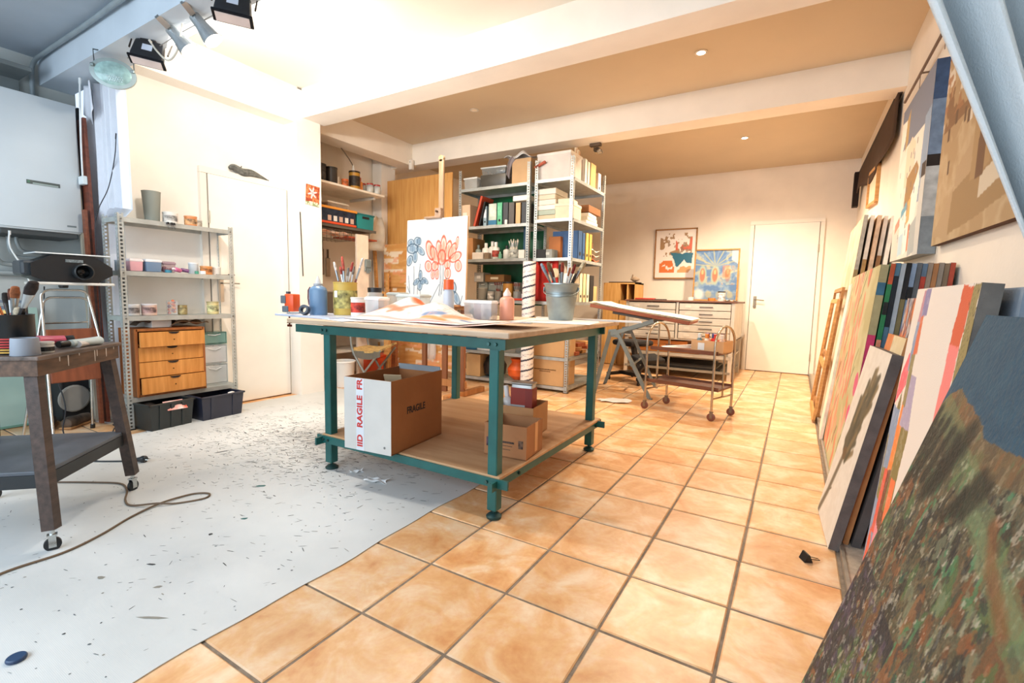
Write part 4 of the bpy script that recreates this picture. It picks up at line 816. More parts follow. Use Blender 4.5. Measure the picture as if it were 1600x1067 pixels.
bc = TR(.10, .13, .76); right = Vector((.86, .51, 0)); rr = random.Random(9)
for k, (dx, h, c1_, c2_, c3_, fl_, r_, lb) in enumerate(((-.085, .19, '5a3a30', '6a6c70', '4a3a34', 1., .007, 'long dark brush leaning far left in the striped tin'), (-.075, .21, '2a2422', 'c87a4c', 'b8683c', 1.2, .007, 'brush with orange bristles at the left of the striped tin'), (-.02, .215, '7a2a1c', '4a4a4a', '2a2420', 1.2, .008, 'dark bristled brush left of centre in the striped tin'), (.0, .23, '8a3a22', '9a9a98', '5a3020', .9, .006, 'thin rust brush upright in the striped tin'), (.022, .24, '3a4244', 'a8b0b2', '9a5a34', 1.5, .009, 'flat brush with brown bristles in the striped tin'), (.095, .26, '1f1c1c', 'c4cacc', '2a2220', 1.7, .011, 'wide silver flat brush leaning right in the striped tin'), (.03, .16, 'a89a84', '8a8a84', 'b4a58c', 1., .012, 'short cork-topped stick in the striped tin'))):
    brush(lb, bc-right*dx*.35+Vector((0, 0, -.01)), bc+right*dx*1.0+Vector((0, 0, h)), r_, c1_, c2_, c3_, fl_, group='brushes in the striped tin')
gcp = T('grey_cup', 'small matt grey cup in front of the striped tin', 'cup', TR(.035, .055)); O('body', MB().lathe([(.040, 0), (.042, .003), (.039, .062), (.038, .066), (.035, .066), (.036, .006), (.001, .006)], 28), M('8d949e', .55, 0, .03, 5), gcp, smooth=True); O('base', MB().lathe([(.0405, 0), (.0425, .001), (.0425, .004), (.0405, .005)], 28), M('7a818b', .6), gcp)
wj = T('small_white_jar', 'low white jar with black label on the trolley', 'jar', TR(.13, .05)); O('body', MB().lathe([(.026, 0), (.027, .003), (.027, .03), (.025, .033)], 20), M('d8d8d2', .4), wj, smooth=True); O('label_band', MB().lathe([(.0272, .006), (.0276, .007), (.0276, .022), (.0272, .023)], 20), M('1f2022', .5), wj); O('lid', MB().lathe([(.027, .033), (.028, .034), (.028, .042), (.001, .043)], 20), PLAST('e4e2dc'), wj)
def ptube(label, p, q, r, col, cap, name='paint_tube'):
    p, q = Vector(p), Vector(q); d = q-p; l = d.length; t = T(name, label, 'paint tube', p, 0, 'paint tubes on the trolley', d.to_track_quat('Z', 'Y').to_euler())
    v = MB().lathe([(r*1.3, 0), (r*1.25, l*.02), (r*1.05, l*.4), (r, l*.72), (r*.5, l*.76), (r*.45, l*.78)], 18, sy=.75); O('body', v, M(col, .35, 0, .06, 10), t, smooth=True)
    O('cap', MB().lathe([(r*.7, l*.77), (r*.75, l*.98), (r*.65, l)], 14), PLAST(cap, .35), t, smooth=True)
ptube('pink paint tube with black cap lying behind the trolley cup', TR(.26, .15, .775), TR(.34, .07, .775), .024, 'e0607c', '1a1a1c')
ptube('white paint tube with black cap on the trolley edge', TR(.42, .02, .762), TR(.24, .07, .762), .02, 'c9d6d4', '141618')
ptube('flattened white tube with orange cap at the trolley right', TR(.30, .04, .757), TR(.44, .03, .757), .016, 'e6e2de', 'e2582c')
tub('cream square tub at the left edge on the trolley', TR(.12, .26), .1, .08, .06, 'd9d4b8', 'f0d8d8', .7)
cb = T('wire_rack', 'small dark blue rack with a yellow label on the trolley', 'rack', TR(.22, .22), .75); O('frame', MB().box((0, 0, .17), (.12, .012, .012)).box((0, 0, .09), (.12, .012, .012)).box((-.06, 0, .1), (.01, .012, .2)).box((.06, 0, .1), (.01, .012, .2)).box((0, 0, .195), (.12, .012, .01)), PLAST('2c3440'), cb); O('label_card', MB().box((.0, -.008, .13), (.06, .003, .06)), M('d8ae5a', .6), cb)
# cords on the sheet
def cord(label, pts, r, col, name='power_cord', k=8):
    t = T(name, label, 'cord', (0, 0, 0)); O('cable', MB().tube(spline(pts, k), r, 8), M(col, .5), t, smooth=True); return t
z0 = .0085
cord('long brown extension cord looping over the drop sheet by the trolley', [(-2.20, .30, z0), (-2.30, .44, z0), (-2.30, .61, z0), (-2.35, .74, z0), (-2.43, .87, z0), (-2.47, 1.0, z0+.004), (-2.47, 1.13, z0), (-2.41, 1.18, z0), (-2.37, 1.14, z0), (-2.42, 1.04, z0), (-2.47, .985, z0+.008), (-2.56, .92, z0), (-2.65, .93, z0), (-2.77, .98, z0), (-2.9, 1.0, z0), (-3.05, .92, z0), (-3.2, .82, z0)], .0045, '6f5a44')
pc_ = cord('black cord with a plug lying on the drop sheet behind the trolley', [(-3.19, 1.20, .012), (-3.28, 1.14, z0), (-3.42, 1.05, z0), (-3.52, 1.05, z0), (-3.56, 1.11, z0), (-3.62, 1.0, z0), (-3.8, .9, z0)], .0045, '1c2024')
O('plug', MB().lathe([(.007, 0), (.012, .02), (.02, .035), (.02, .05), (.017, .055)], 16, (-3.21, 1.19, .021), Vector((.86, .5, 0)).to_track_quat('Z', 'Y').to_matrix()), PLAST('20262c'), pc_, smooth=True)
for s in (-1, 1): O('pin', MB().cyl((-3.165+s*.005, 1.217-s*.008, .021), (-3.145+s*.005, 1.228-s*.008, .021), .0025, n=8), STEEL, pc_)
cord('black cable on the tiles under the chrome chair', [(-4.35, 1.15, 1.0), (-4.4, 1.15, .6), (-4.3, 1.2, .2), (-4.15, 1.15, z0), (-3.95, 1.3, z0), (-4.1, 1.4, z0)], .004, '222226')
# clutter under the chair : two old shoes and a black case
for k, (x, y, rz) in enumerate(((-4.5, 1.16, -.4), (-4.42, 1.3, -.9))):
    t = T('work_shoe', ('worn tan work shoe under the chrome chair, nearer the glass', 'worn tan work shoe under the chrome chair, nearer the curtain')[k], 'shoe', (x, y, .002), rz, 'old shoes under the chair')
    O('upper', MB().lathe([(.001, -.12), (.03, -.10), (.038, -.05), (.036, .0), (.045, .07), (.035, .11), (.001, .13)], 14, (0, 0, .04), Matrix.Rotation(PI/2, 3, 'Y'), 1.0, 1.0), M('5a4a3c', .8, 0, .3, 20), t, smooth=True); O('sole', MB().rbox((0, 0, .008), (.25, .08, .016), .006), M('a87a4c', .7), t)
bkc = T('black_case', 'black equipment case standing on the floor behind the chair', 'case', (-4.68, 1.34, .002), .2); O('body', MB().rbox((0, 0, .2), (.14, .18, .4), .01), M('1c1c1e', .6), bkc); O('strap', MB().bar((.075, -.09, .1), (.078, .09, .22), .012, .03), M('2f2d2c', .8), bkc); O('disc', MB().lathe([(.10, 0), (.1, .012), (.09, .016)], 24, (.08, -.02, .17), Matrix.Rotation(PI/2, 3, 'Y')), M('9a958c', .6), bkc)
# ------------------------------------------------------------------ alcove
ash = T('wall_shelf', 'white wooden wall shelf high in the alcove beside the column', 'shelf', (-4.57, 3.66, 2.15)); O('board', MB().rbox((0, 0, 0), (.55, 1.06, .024), .003), M('eee4d4', .6), ash)
for y in (-.3, .45): O('bracket', MB().box((-.02, y, -.03), (.42, .02, .03)), M('e6dccb', .6), ash)
zs = 2.163
can('large dark jar with black lid at the left of the alcove shelf', (-4.40, 3.37, zs), .062, .175, '2b2724', '191715', '4a443e', name='dark_jar', cat='jar')
can('second dark jar beside the first on the alcove shelf', (-4.38, 3.50, zs), .060, .165, '302b27', '191715', name='dark_jar', cat='jar')
can('small white pot on the alcove shelf', (-4.40, 3.585, zs), .026, .09, 'e4dccf', 'efe8de')
can('orange tin on the alcove shelf', (-4.38, 3.68, zs), .038, .085, 'd06a30', None, 'd8743a')
can('tall brown jar with black cap on the alcove shelf', (-4.40, 3.83, zs), .06, .2, 'b8862c', '241a14', '3a2c20', name='brown_jar', cat='jar')
bottle('narrow orange-capped bottle beside the brown jar', (-4.40, 3.91, zs), .03, .155, 'd8823a', 'c85a2a')
for k, (x, y) in enumerate(((-4.46, 4.0), (-4.38, 4.04), (-4.44, 4.1), (-4.36, 4.13))): jar('white jar with red lid at the right end of the alcove shelf, %s' % ('back left', 'front left', 'back right', 'front right')[k], (x, y, zs), .042, .115, 'e2d9cc', 'a8322a', group='red-lidded jars on the alcove shelf')
lb_ = T('bare_bulb', 'bare light bulb hanging over the alcove shelf', 'bulb', (-4.45, 3.86, 2.36)); O('bulb', MB().lathe([(.002, 0), (.018, .02), (.02, .04), (.01, .07), (.009, .09)], 14), M('f3ece0', .2), lb_, smooth=True); O('flex', MB().tube([(0, 0, .08), (-.03, -.04, .16), (-.07, -.12, .27)], .006, 8), M('6a5a48', .6), lb_)
# lower alcove shelf with crates
als = T('wall_shelf', 'grey lower alcove shelf carrying the navy crate', 'shelf', (-4.5, 3.6, 1.73)); O('board', MB().rbox((0, 0, -.01), (.34, .96, .02), .003), M('7a746c', .6), als); O('lip', MB().box((.17, 0, -.012), (.008, .96, .03)), M('5c5850', .6), als)
kc = T('storage_crate', 'navy see-through storage crate with orange lid and red base', 'crate', (-4.47, 3.52, 1.733), 0)
O('body', MB().rbox((0, 0, .085), (.3, .5, .15), .006), M('2c3446', .25, 0, .3, 14), kc); O('lid', MB().rbox((0, 0, .168), (.32, .54, .026), .006), PLAST('e0943c'), kc); O('base', MB().rbox((0, 0, .012), (.31, .52, .024), .005), PLAST('d8502c'), kc)
for k in range(5): O('bottle_label', MB().box((.1515, -.1+.075*k, .06), (.002, .045, .055)), M('d9d6d2' if k % 2 else 'c9a898', .6), kc)
tc_ = T('teal_box', 'teal storage box with slot handle beside the navy crate', 'box', (-4.46, 3.93, 1.733), 0); O('body', MB().rbox((0, 0, .085), (.24, .24, .17), .006, taper=1.05), M('1f8688', .5), tc_); O('handle_slot', MB().box((.128, .0, .13), (.004, .1, .025)), DARK, tc_); O('rim', MB().rbox((0, 0, .165), (.27, .265, .016), .004), M('1a7679', .5), tc_)
tub('shallow clear tray on top of the navy crate', (-4.47, 3.58, 1.917), .2, .28, .055, 'b8ac9c', 'cfc4b4', 0, clear=True, inside='a89478')
wb = T('wire_basket', 'wire basket of orange cloth hanging under the alcove shelf', 'basket', (-4.47, 3.5, 1.58))
g = MB()
for k in range(9): g.tube([(-.14, -.22+.055*k, .1), (-.14, -.22+.055*k, 0), (.14, -.22+.055*k, 0), (.14, -.22+.055*k, .1)], .0025, 5)
for z, x in ((.1, .14), (.05, .14), (0, .14), (.1, -.14)): g.tube([(x, -.22, z), (x, .22, z)], .0025, 5)
O('wire', g, METAL('7a746c', .5), wb); O('cloth', MB().grid(lambda u, v: ((v-.5)*.24, (u-.5)*.40, .06+.03*math.sin(9*u)*math.sin(7*v)+.02*math.sin(PI*u)), 20, 12), M('e28a54', .8, 0, .4, 16, hue='f2e2d2'), wb, solid=.004, smooth=True)
thing1('red_plank', 'thin red-brown shelf plank under the teal box', 'plank', MB().rbox((0, 0, 0), (.26, .42, .018), .003), WOOD('a84a2c', '8a3820'), (-4.45, 3.88, 1.62))
thing1('plastic_bag', 'pale grey plastic bag hanging beside the teal box', 'bag', MB().grid(lambda u, v: (.03*math.sin(6*u+4*v), (u-.5)*.26*(.8+.3*v), -.42*v), 12, 12), M('cfc8bc', .35, 0, .1, 8), (-4.55, 4.3, 1.95), solid=.003, smooth=True)
# tools hanging on the wall under it
for k, (y, z, w, h, c, lb) in enumerate(((3.47, 1.44, .18, .13, '9a968c', 'grey metal plate hanging under the wire basket'), (3.72, 1.36, .05, .3, '8a8680', 'grey trowel hanging left of the white plank'), (3.80, 1.30, .06, .22, 'a8a29a', 'silver hand shears hanging left of the white plank'))):
    t = T('hanging_tool', lb, 'tool', (-4.838, y, z), 0, 'tools hanging in the alcove'); O('blade', MB().rbox((0, 0, 0), (.012, w, h), .005), METAL(c, .45, .6), t); O('grip', MB().cyl((0, 0, h/2), (0, 0, h/2+.1), .011), M('6a5a4c', .6), t)
fn = T('grey_glove', 'grey work glove hanging right of the white plank', 'glove', (-4.268, 3.90, 1.32)); O('palm', MB().rbox((0, 0, .02), (.03, .09, .1), .014), M('7a8484', .8), fn)
for k in range(4): O('finger', MB().cyl((0, -.035+.023*k, -.03), (0, -.04+.026*k, -.1+.02*abs(k-1.5)), .011, .008), M('7a8484', .8), fn)
thing1('white_plank', 'wide white upright plank at the front of the alcove', 'plank', MB().rbox((0, 0, .83), (.03, .17, 1.66), .004), M('f1dfcb', .6), (-4.3, 3.84, .0))
sk = T('grey_sketchbox', 'flat grey box standing behind the yellow tin in the alcove', 'box', (-4.55, 3.62, .70), 0); O('body', MB().rbox((0, 0, .15), (.12, .5, .3), .004), M('6f665c', .7), sk); O('lid', MB().rbox((0, 0, .305), (.13, .51, .016), .004), M('8a8074', .7), sk)
bn = T('alcove_bench', 'low white bench counter inside the alcove', 'bench', (-4.62, 3.75, 0)); O('top', MB().rbox((0, 0, .68), (.5, 1.2, .03), .004), M('dcd6cc', .6), bn); O('side', MB().box((0, -.58, .33), (.48, .03, .66)), M('e6ddd0', .6), bn); O('side', MB().box((0, .58, .33), (.48, .03, .66)), M('e6ddd0', .6), bn); O('shelf', MB().box((0, 0, .33), (.46, 1.12, .02)), M('d8d0c4', .6), bn)
tub('clear plastic box of bright tubes on the bench', (-4.30, 3.86, .50), .3, .3, .12, 'cdd4d2', None, .1, clear=True, inside='e2e0dc')
tl = T('orange_toolbox', 'orange toolbox with black latch on the alcove floor', 'toolbox', (-4.22, 4.0, .002), .2); O('body', MB().rbox((0, 0, .13), (.2, .3, .26), .012), PLAST('d8522c'), tl); O('latch', MB().rbox((.105, -.02, .15), (.012, .03, .12), .004).rbox((.108, -.02, .2), (.014, .06, .02), .004).rbox((.108, -.02, .1), (.014, .06, .02), .004), PLAST('5a5a58'), tl); O('lid', MB().rbox((0, 0, .27), (.21, .31, .03), .008), PLAST('c2431f'), tl)
wb2 = T('white_bin', 'white plastic bin beside the orange toolbox', 'bin', (-4.13, 3.42, .002)); O('body', MB().lathe([(.10, 0), (.12, .26), (.125, .27), (.115, .27), (.09, .01), (.001, .01)], 24), PLAST('e2e0da'), wb2, smooth=True); O('rim', MB().lathe([(.122, .262), (.13, .265), (.13, .275), (.122, .278)], 24, ring=True), PLAST('efece6'), wb2)
gc = T('bent_tube_chair', 'old grey tube chair with worn yellow seat behind the table', 'chair', (-3.98, 3.72, 0), .3)
O('seat', MB().grid(lambda u, v: ((u-.5)*.36, (v-.5)*.34, .40-.03*math.sin(PI*u)+.05*v*u), 12, 10), M('c9a566', .8, 0, .3, 20), gc, solid=.02)
for s in (-1, 1): O('leg', MB().tube(spline([(-.19, s*.17, .72), (-.18, s*.17, .45), (-.12, s*.17, .3), (.06, s*.17, .012)], 4), .012), M('8d8f88', .5, .3), gc, smooth=True); O('leg', MB().tube(spline([(.17, s*.16, .40), (.05, s*.16, .25), (-.14, s*.16, .012)], 4), .012), M('8d8f88', .5, .3), gc, smooth=True)
O('torn_cover', MB().grid(lambda u, v: ((u-.5)*.34, -.17-.01*math.sin(8*u), .38-.09*v*(.5+math.sin(3*u)*.5)), 10, 6), CLOTH('6a6458'), gc, solid=.004)
# column picture
cpn = T('small_flower_picture', 'small canvas of a pink lily on the white column', 'painting', (-4.066, 3.03, 1.925), PI/2, rot=(0, .06, PI/2))
p = Paint(50, 60, 'b8552e', .8); p.noise(6, 2, ['9c3f22', 'c8683a', 'd89058', 'a84a2a']); p.rect(0, 0, 1, .16, '8a9a6a'); p.speck(9, 5, 'e8ddc8', .6, 1, mask=p.v < .2)
for a in range(6): p.ell(.48+.16*math.cos(a*1.05+.3), .62+.15*math.sin(a*1.05+.3), .055, .16, 'f1cdd0', 1, a*1.05+.3-PI/2)
p.ell(.48, .62, .07, .07, 'e8a8b0'); O('canvas', MB().rbox((0, .008, 0), (.15, .016, .19), .002), M('c9b8a4', .8), cpn); painted('picture', p, .15, .19, cpn, loc=(-.075, -.001, -.095))
# ------------------------------------------------------------------ plywood and timber behind the easel
thing1('plywood_sheet', 'tall orange plywood sheet standing behind the easel', 'plywood', MB().rbox((0, 0, .80), (1.06, .018, 1.6), .002), M('e0aa62', .5, 0, .14, 3, .1, 20, stretch=(14, 14, 1), hue='d0924c'), (-4.13, 4.6, .85))
p = Paint(80, 90, 'd29a58', .75); p.noise(5, 8, ['c98d48', 'dba868', 'c98a46'], su=1, sv=6, a=.8); p.speck(7, 3, 'efe6d6', .62, .8, su=1, sv=4); p.speck(9, 13, 'e89a70', .68, .6, sv=3); p.rect(.0, .64, 1, .65, '8a5a2a', .7); p.rect(0, .33, 1, .335, '8a5a2a', .6)
st_ = T('stained_board', 'paint-smeared plank panel leaning below the plywood sheet', 'panel', (-4.55, 4.42, .1)); painted('face', p, 1.15, 1.52, st_); O('backing', MB().box((.575, .012, .76), (1.15, .02, 1.52)), WOOD('b8803e'), st_)
def stick(label, a, b, w=.03, mat=PINE, name='wooden_batten'): return lean_board(label, a, b, w, w*.7, mat, name, 'batten')
stick('tall pale batten leaning beside the plywood', (-4.50, 4.32, .01), (-4.66, 4.36, 1.68), .04)
stick('short pale batten crossing in front of the stained board', (-4.36, 4.28, .01), (-4.40, 4.33, 1.25), .035)
stick('thick orange beam standing behind the tube chair', (-4.12, 4.05, .01), (-4.14, 4.08, 1.0), .07)
stick('dark brown beam beside the thick orange beam', (-4.02, 4.06, .01), (-4.02, 4.1, 1.0), .06, BROWNW)
for k, (y, z) in enumerate(((4.28, .95), (4.27, 1.02))): thing1('small_easel_bar', 'short wooden cross bar on the leaning battens, %s' % ('lower', 'upper')[k], 'batten', MB().rbox((0, 0, 0), (.2, .02, .03), .003), PINE, (-4.45, 4.25, z), (0, .1*k, 0))
thing1('plastic_wrap', 'hanging clear plastic wrap in front of the stained board', 'wrap', MB().grid(lambda u, v: ((u-.5)*.22+.02*math.sin(9*v), .012*math.sin(14*u+3*v), -.75*v), 16, 12), CLEAR('eef0ee', .35), (-3.78, 4.385, .98), solid=.002, smooth=True)
wr = T('wall_hook_box', 'small white bracket box where the beams meet above the plywood', 'bracket', (-4.28, 4.63, 2.62)); O('body', MB().rbox((0, 0, 0), (.05, .05, .12), .008), PLAST('efe9de'), wr); O('screw', MB().cyl((0, -.025, .03), (0, -.03, .03), .006, n=8), METAL('9a9488'), wr)
# ------------------------------------------------------------------ easel with flower canvas
es = T('studio_easel', 'tall wooden studio easel holding the flower canvas', 'easel', (0, 0, 0)); EW = WOOD('b8804c', '96602f', 3, (10, 10, 1)); EW2 = WOOD('8a5430', '6e3e20', 3, (10, 10, 1))
O('mast', MB().rbox((-3.03, 3.70, 1.42), (.06, .03, 1.78), .012).lathe([(.03, -.015), (.03, .015)], 20, (-3.03, 3.70, 2.31), R90), WOOD('b49a7e', '8f7358', 3, (10, 10, 1)), es)
for x in (-3.27, -2.78): O('side_post', MB().rbox((x, 3.74, .62), (.05, .035, 1.2), .004), EW2, es); O('foot_beam', MB().rbox((x, 3.78, .03), (.06, .62, .055), .006), EW, es)
O('ratchet_post', MB().rbox((-3.02, 3.76, .5), (.06, .03, .95), .004), EW2, es); O('cross_beam', MB().rbox((-3.02, 3.75, .12), (.55, .03, .07), .004), EW, es); O('cross_beam', MB().rbox((-3.02, 3.70, .88), (.62, .05, .04), .004), EW, es)
O('top_clamp', MB().rbox((-3.03, 3.67, 1.79), (.075, .06, .09), .006).rbox((-3.08, 3.64, 1.745), (.2, .05, .02), .004), WOOD('b49a86', '95785f'), es); O('wing_screw', MB().cyl((-3.03, 3.64, 1.80), (-3.03, 3.615, 1.80), .01, n=8), METAL('6a5a4c', .5), es); O('tray', MB().rbox((-3.03, 3.64, .90), (.6, .09, .02), .004), EW, es)
cv = T('flower_canvas', 'white canvas of coral and blue flowers on the easel', 'painting', (-3.43, 3.63, .90), 0, rot=(-.03, 0, .0))
cw, chh = .75, .84
p = Paint(170, 190, 'd4d6d6', cw/chh); p.noise(4, 6, ['d8d9d8', 'c6d0d6', 'd6d5d3'], a=.7)
def pz(x, y): return (x-85)/635, 1-(y-130)/711
def petals(L, fill, edge, fa=.7, ea=.8):
    for x, y, rx, ry, an in L: u, v = pz(x, y); p.ell(u, v, rx/635, ry/711, fill, fa, an, soft=.5); p.ring(u, v, rx/635, ry/711, edge, ea, an, .13); p.line([(u, v-ry/711*.7), (u+.004, v+ry/711*.6)], .003, edge, .5)
petals([(345, 390, 38, 80, .35), (395, 430, 34, 80, .45), (440, 390, 30, 75, .15), (485, 380, 32, 100, 0), (535, 400, 32, 80, -.2), (580, 400, 32, 65, -.45), (622, 340, 16, 50, -.15), (610, 450, 34, 60, -1.1), (640, 520, 32, 45, .2), (330, 520, 35, 45, .3), (400, 520, 36, 36, 0), (380, 590, 20, 35, 0), (425, 585, 20, 40, 0), (530, 510, 28, 35, 0), (535, 580, 30, 45, 0), (470, 450, 40, 60, 0)], 'e5937a', 'c4452c', .75, .85)
petals([(130, 320, 35, 30, 0), (200, 310, 35, 35, 0), (150, 370, 60, 40, 0), (240, 390, 26, 50, .9), (120, 470, 28, 45, -.4), (180, 440, 25, 45, 0), (225, 310, 20, 30, 0), (245, 600, 20, 45, 0), (200, 650, 20, 38, -.9), (300, 640, 18, 36, .9), (240, 680, 25, 40, 0), (270, 650, 25, 20, 0), (525, 680, 28, 55, -.1), (580, 700, 45, 55, 0), (630, 780, 26, 58, .5)], '6f8aa2', '2f4a60', .85, .8)
u_, v_ = pz(545, 840); p.ell(u_, v_, .075, .09, '7086b0', .8, soft=.4)
for q in ([(170, 520), (176, 700), (172, 860)], [(245, 720), (250, 850), (265, 930)], [(215, 700), (216, 860)], [(110, 600), (130, 750), (100, 690)], [(240, 500), (225, 620)], [(305, 840), (328, 868), (450, 670)], [(690, 760), (640, 930)]): p.line([pz(*t) for t in q], .004, '55626e', .9)
p.line([pz(470, 515), pz(478, 620), pz(460, 760)], .016, 'b4bac0', .8); p.line([pz(455, 515), pz(462, 640), pz(448, 760)], .004, '55606a', .9); p.line([pz(488, 515), pz(492, 620), pz(474, 750)], .004, '55606a', .9)
p.rect(0, .955, 1, 1, 'f6f6f4', .6)
painted('picture', p, cw, chh, cv, vcol_mat(.75, .1, 400)); O('stretcher', MB().box((cw/2, .012, chh/2), (cw-.002, .02, chh-.002)), M('d8b48a', .7), cv)
# ------------------------------------------------------------------ archive shelving A and B
YA = 4.5
LV = (2.21, 1.785, 1.415, .955, .37, .06)
rack('long grey slotted shelving full of art supplies behind the easel', (-3.43, YA, 0), 0, .935, .42, 2.42, LV)
rack('end grey slotted shelving with binders facing the drafting table', (-2.0, YA+.005, 0), PI/2, .92, .44, 2.42, (2.215, 1.81, 1.41, .955, .37, .06))
gs = T('green_sheet', 'dark green plastic sheet behind the shelves', 'sheet', (-2.95, YA+.45, .9)); O('panel', MB().grid(lambda u, v: ((u-.5)*.88, .008*math.sin(20*u+3*v), v*1.3), 24, 6), M('136a44', .4, 0, .35, 3), gs, solid=.004, smooth=True); O('hem', MB().box((0, -.006, .02), (.88, .01, .03)), M('0f5a38', .5), gs)
def px(q): return -3.42+(q-718)*.00843      # photo column on the front of shelving A
z = 2.212
tub('clear lidded box of white bits at the left of the top shelf', (px(733), YA+.16, z), .19, .26, .12, 'd0d2ce', 'e6e6e2', 0, clear=True, inside='bcb8b0')
t = tub('dark filled clear box on the top shelf', (px(768), YA+.18, z), .34, .3, .135, '4c4a44', None, .08, clear=False)
tub('grey translucent box stacked on the dark filled box', (px(764), YA+.22, z+.142), .32, .26, .085, 'a8aaa6', 'cfd2d0', .08, clear=True, inside='7a7872')
carton('tan carton at the right of the top shelf', (px(812), YA+.17, z), .23, .26, .26, 0, M('cda87c', .8, 0, .05, 5))
thing1('white_bag', 'crumpled white bag with dark print on the tan carton', 'bag', MB().grid(lambda u, v: ((u-.5)*.34, (v-.5)*.2, .06*math.sin(PI*u)*math.sin(PI*v)+.02*math.sin(11*u+4*v)+.03), 18, 12), M('ecebe9', .5, 0, .6, 9, hue='d8d8da'), (px(804), YA+.16, z+.265), solid=.004, smooth=True)
thing1('grey_rag', 'grey rag spilling off the side of the tan carton', 'rag', MB().grid(lambda u, v: ((u-.5)*.12, (v-.5)*.1, -.16*u*u+.02*math.sin(9*v)), 12, 10), CLOTH('9a98a0'), (px(795), YA+.04, z+.25), (0, .3, PI), solid=.004, smooth=True)
z = 1.787
archive('beige box file at the left of the second shelf', (px(726), YA+.15, z), .14, .26, .25, 0, 'cdb092', tagc='e6d8c4')
binder('tall orange-red book leaning right on the second shelf', (px(744), YA+.1, z), .035, .22, .34, 'b8482c', tilt=.30, hole=False, name='book', cat='book')
binder('black spiral book leaning on the orange-red book', (px(752), YA+.1, z), .025, .21, .27, '1c1a1a', tilt=.26, hole=False, name='book', cat='book')
for q, w, c, sp, h, lb in ((759, .05, '8fa8b4', 'dfe6ea', .215, 'pale blue lever binder on the second shelf'), (771, .11, 'b8c4b8', 'cfd8cc', .235, 'wide pale green box file with printed list on the second shelf'), (782, .07, '5fb48c', '74c49e', .24, 'mint green box file on the second shelf'), (791, .07, '3f4348', None, .235, 'charcoal box file beside the mint one'), (800, .075, '575350', None, .23, 'brown-grey box file in the middle of the second shelf'), (810, .065, 'd0a878', None, .22, 'kraft magazine file on the second shelf'), (818.5, .06, '3c4046', None, .22, 'slate box file at the right of the second shelf')):
    bd_ = binder(lb, (px(q), YA+.14, z), w, .24, h, c, spine=sp, hole=q in (759, 782))
    if q == 771: O('foot_label', MB().box((0, -.1215, .03), (.108, .002, .05)), M('2f6f94', .6), bd_)
archive('flat white box lying across the files on the second shelf', (px(813), YA+.14, z+.242), .2, .22, .055, 0, 'ece8e0')
bottle('small white bottle before the charcoal file', (px(792), YA+.03, z), .02, .07, 'e9e4dc', 'f4efe8')
z = 1.417
for q, y, r, h, c, k, lb in ((741, .12, .035, .17, '8a958f', '6a7470', 'grey-green bottle at the left of the bottle shelf'), (752, .14, .045, .19, 'e9e9e4', 'f2f2ee', 'white bottle with grey cap on the bottle shelf'), (761, .16, .042, .21, 'e2e3df', 'efefec', 'tall white bottle on the bottle shelf'), (769, .13, .045, .195, 'e6e4de', 'f4f2ee', 'white bottle with red band on the bottle shelf'), (787, .12, .04, .15, 'dcdcd6', '2a2c2c', 'white bottle with black cap on the bottle shelf'), (781, .06, .02, .08, '6fae94', '8ac4aa', 'small green bottle on the bottle shelf'), (790, .2, .04, .19, 'dfe2dd', 'eef0ee', 'white bottle standing at the back of the bottle shelf')):
    bottle(lb, (px(q), YA+y, z), r, h, c, k, band='b0483a' if q == 769 else None)
archive('white card box before the bottles', (px(748), YA+.05, z), .15, .07, .075, 0, 'efe9e2')
archive('small brown card box before the bottles', (px(762), YA+.05, z), .06, .06, .07, 0, '8d7a66')
can('pale pot of pencils and brushes on the bottle shelf', (px(800), YA+.1, z), .062, .10, 'a8aaa2', None, 'c4c4ba', open_=True)
for k in range(7): brush('thin brush in the pale pot on the bottle shelf, number %s from the left' % ('one', 'two', 'three', 'four', 'five', 'six', 'seven')[k], (px(800)-.02+.006*k, YA+.1, z+.01), (px(800)-.06+.02*k, YA+.08+.01*(k % 3), z+.2+.015*(k % 2)), .005, 'd9cdb8', 'b8b8b4', 'e2d8c8', group='brushes in the pale pot')
bt_ = T('blue_tube', 'dark blue cardboard tube standing on the bottle shelf', 'tube', (px(814), YA+.16, z)); O('tube', MB().cyl((0, 0, 0), (0, 0, .34), .035, n=20), M('2f5068', .6), bt_, smooth=True); O('end_cap', MB().cyl((0, 0, .34), (0, 0, .35), .037, n=20), M('3a5c74', .5), bt_)
archive('white tag box before the blue tube', (px(815), YA+.06, z), .075, .05, .09, 0, 'e9e2d8')
archive('wooden box at the left end of the bottle shelf', (px(729), YA+.2, z), .1, .25, .25, 0, 'b07c4c')
z = .957
dc = T('drawer_cabinet', 'clear-fronted small parts drawer cabinet on the fourth shelf', 'cabinet', (px(771), YA+.15, z)); O('case', MB().box((0, .08, .10), (.52, .16, .005)).box((0, .08, .002), (.52, .16, .004)).box((0, .08, .2), (.52, .16, .005)).box((-.26, .08, .1), (.005, .16, .2)).box((.26, .08, .1), (.005, .16, .2)).box((0, .158, .1), (.52, .005, .2)), PLAST('b8bcb8'), dc)
for i in range(4):
    for j in range(2): d = O('drawer', MB().rbox((-.195+.13*i, -.002, .05+.1*j), (.12, .006, .088), .003), CLEAR('aab2ae', .75), dc); O('handle', MB().rbox((-.195+.13*i, -.01, .075+.1*j), (.05, .012, .01), .003), CLEAR('e2e6e4', .9), d)
archive('brown wooden box lying on the drawer cabinet', (px(768), YA+.2, z+.205), .26, .16, .085, 0, '8a6238', tagc='d9cbb0'); archive('clear-fronted box at the left on the drawer cabinet', (px(742), YA+.2, z+.205), .13, .16, .11, 0, 'b8b4ac', tagc='e6e2dc')
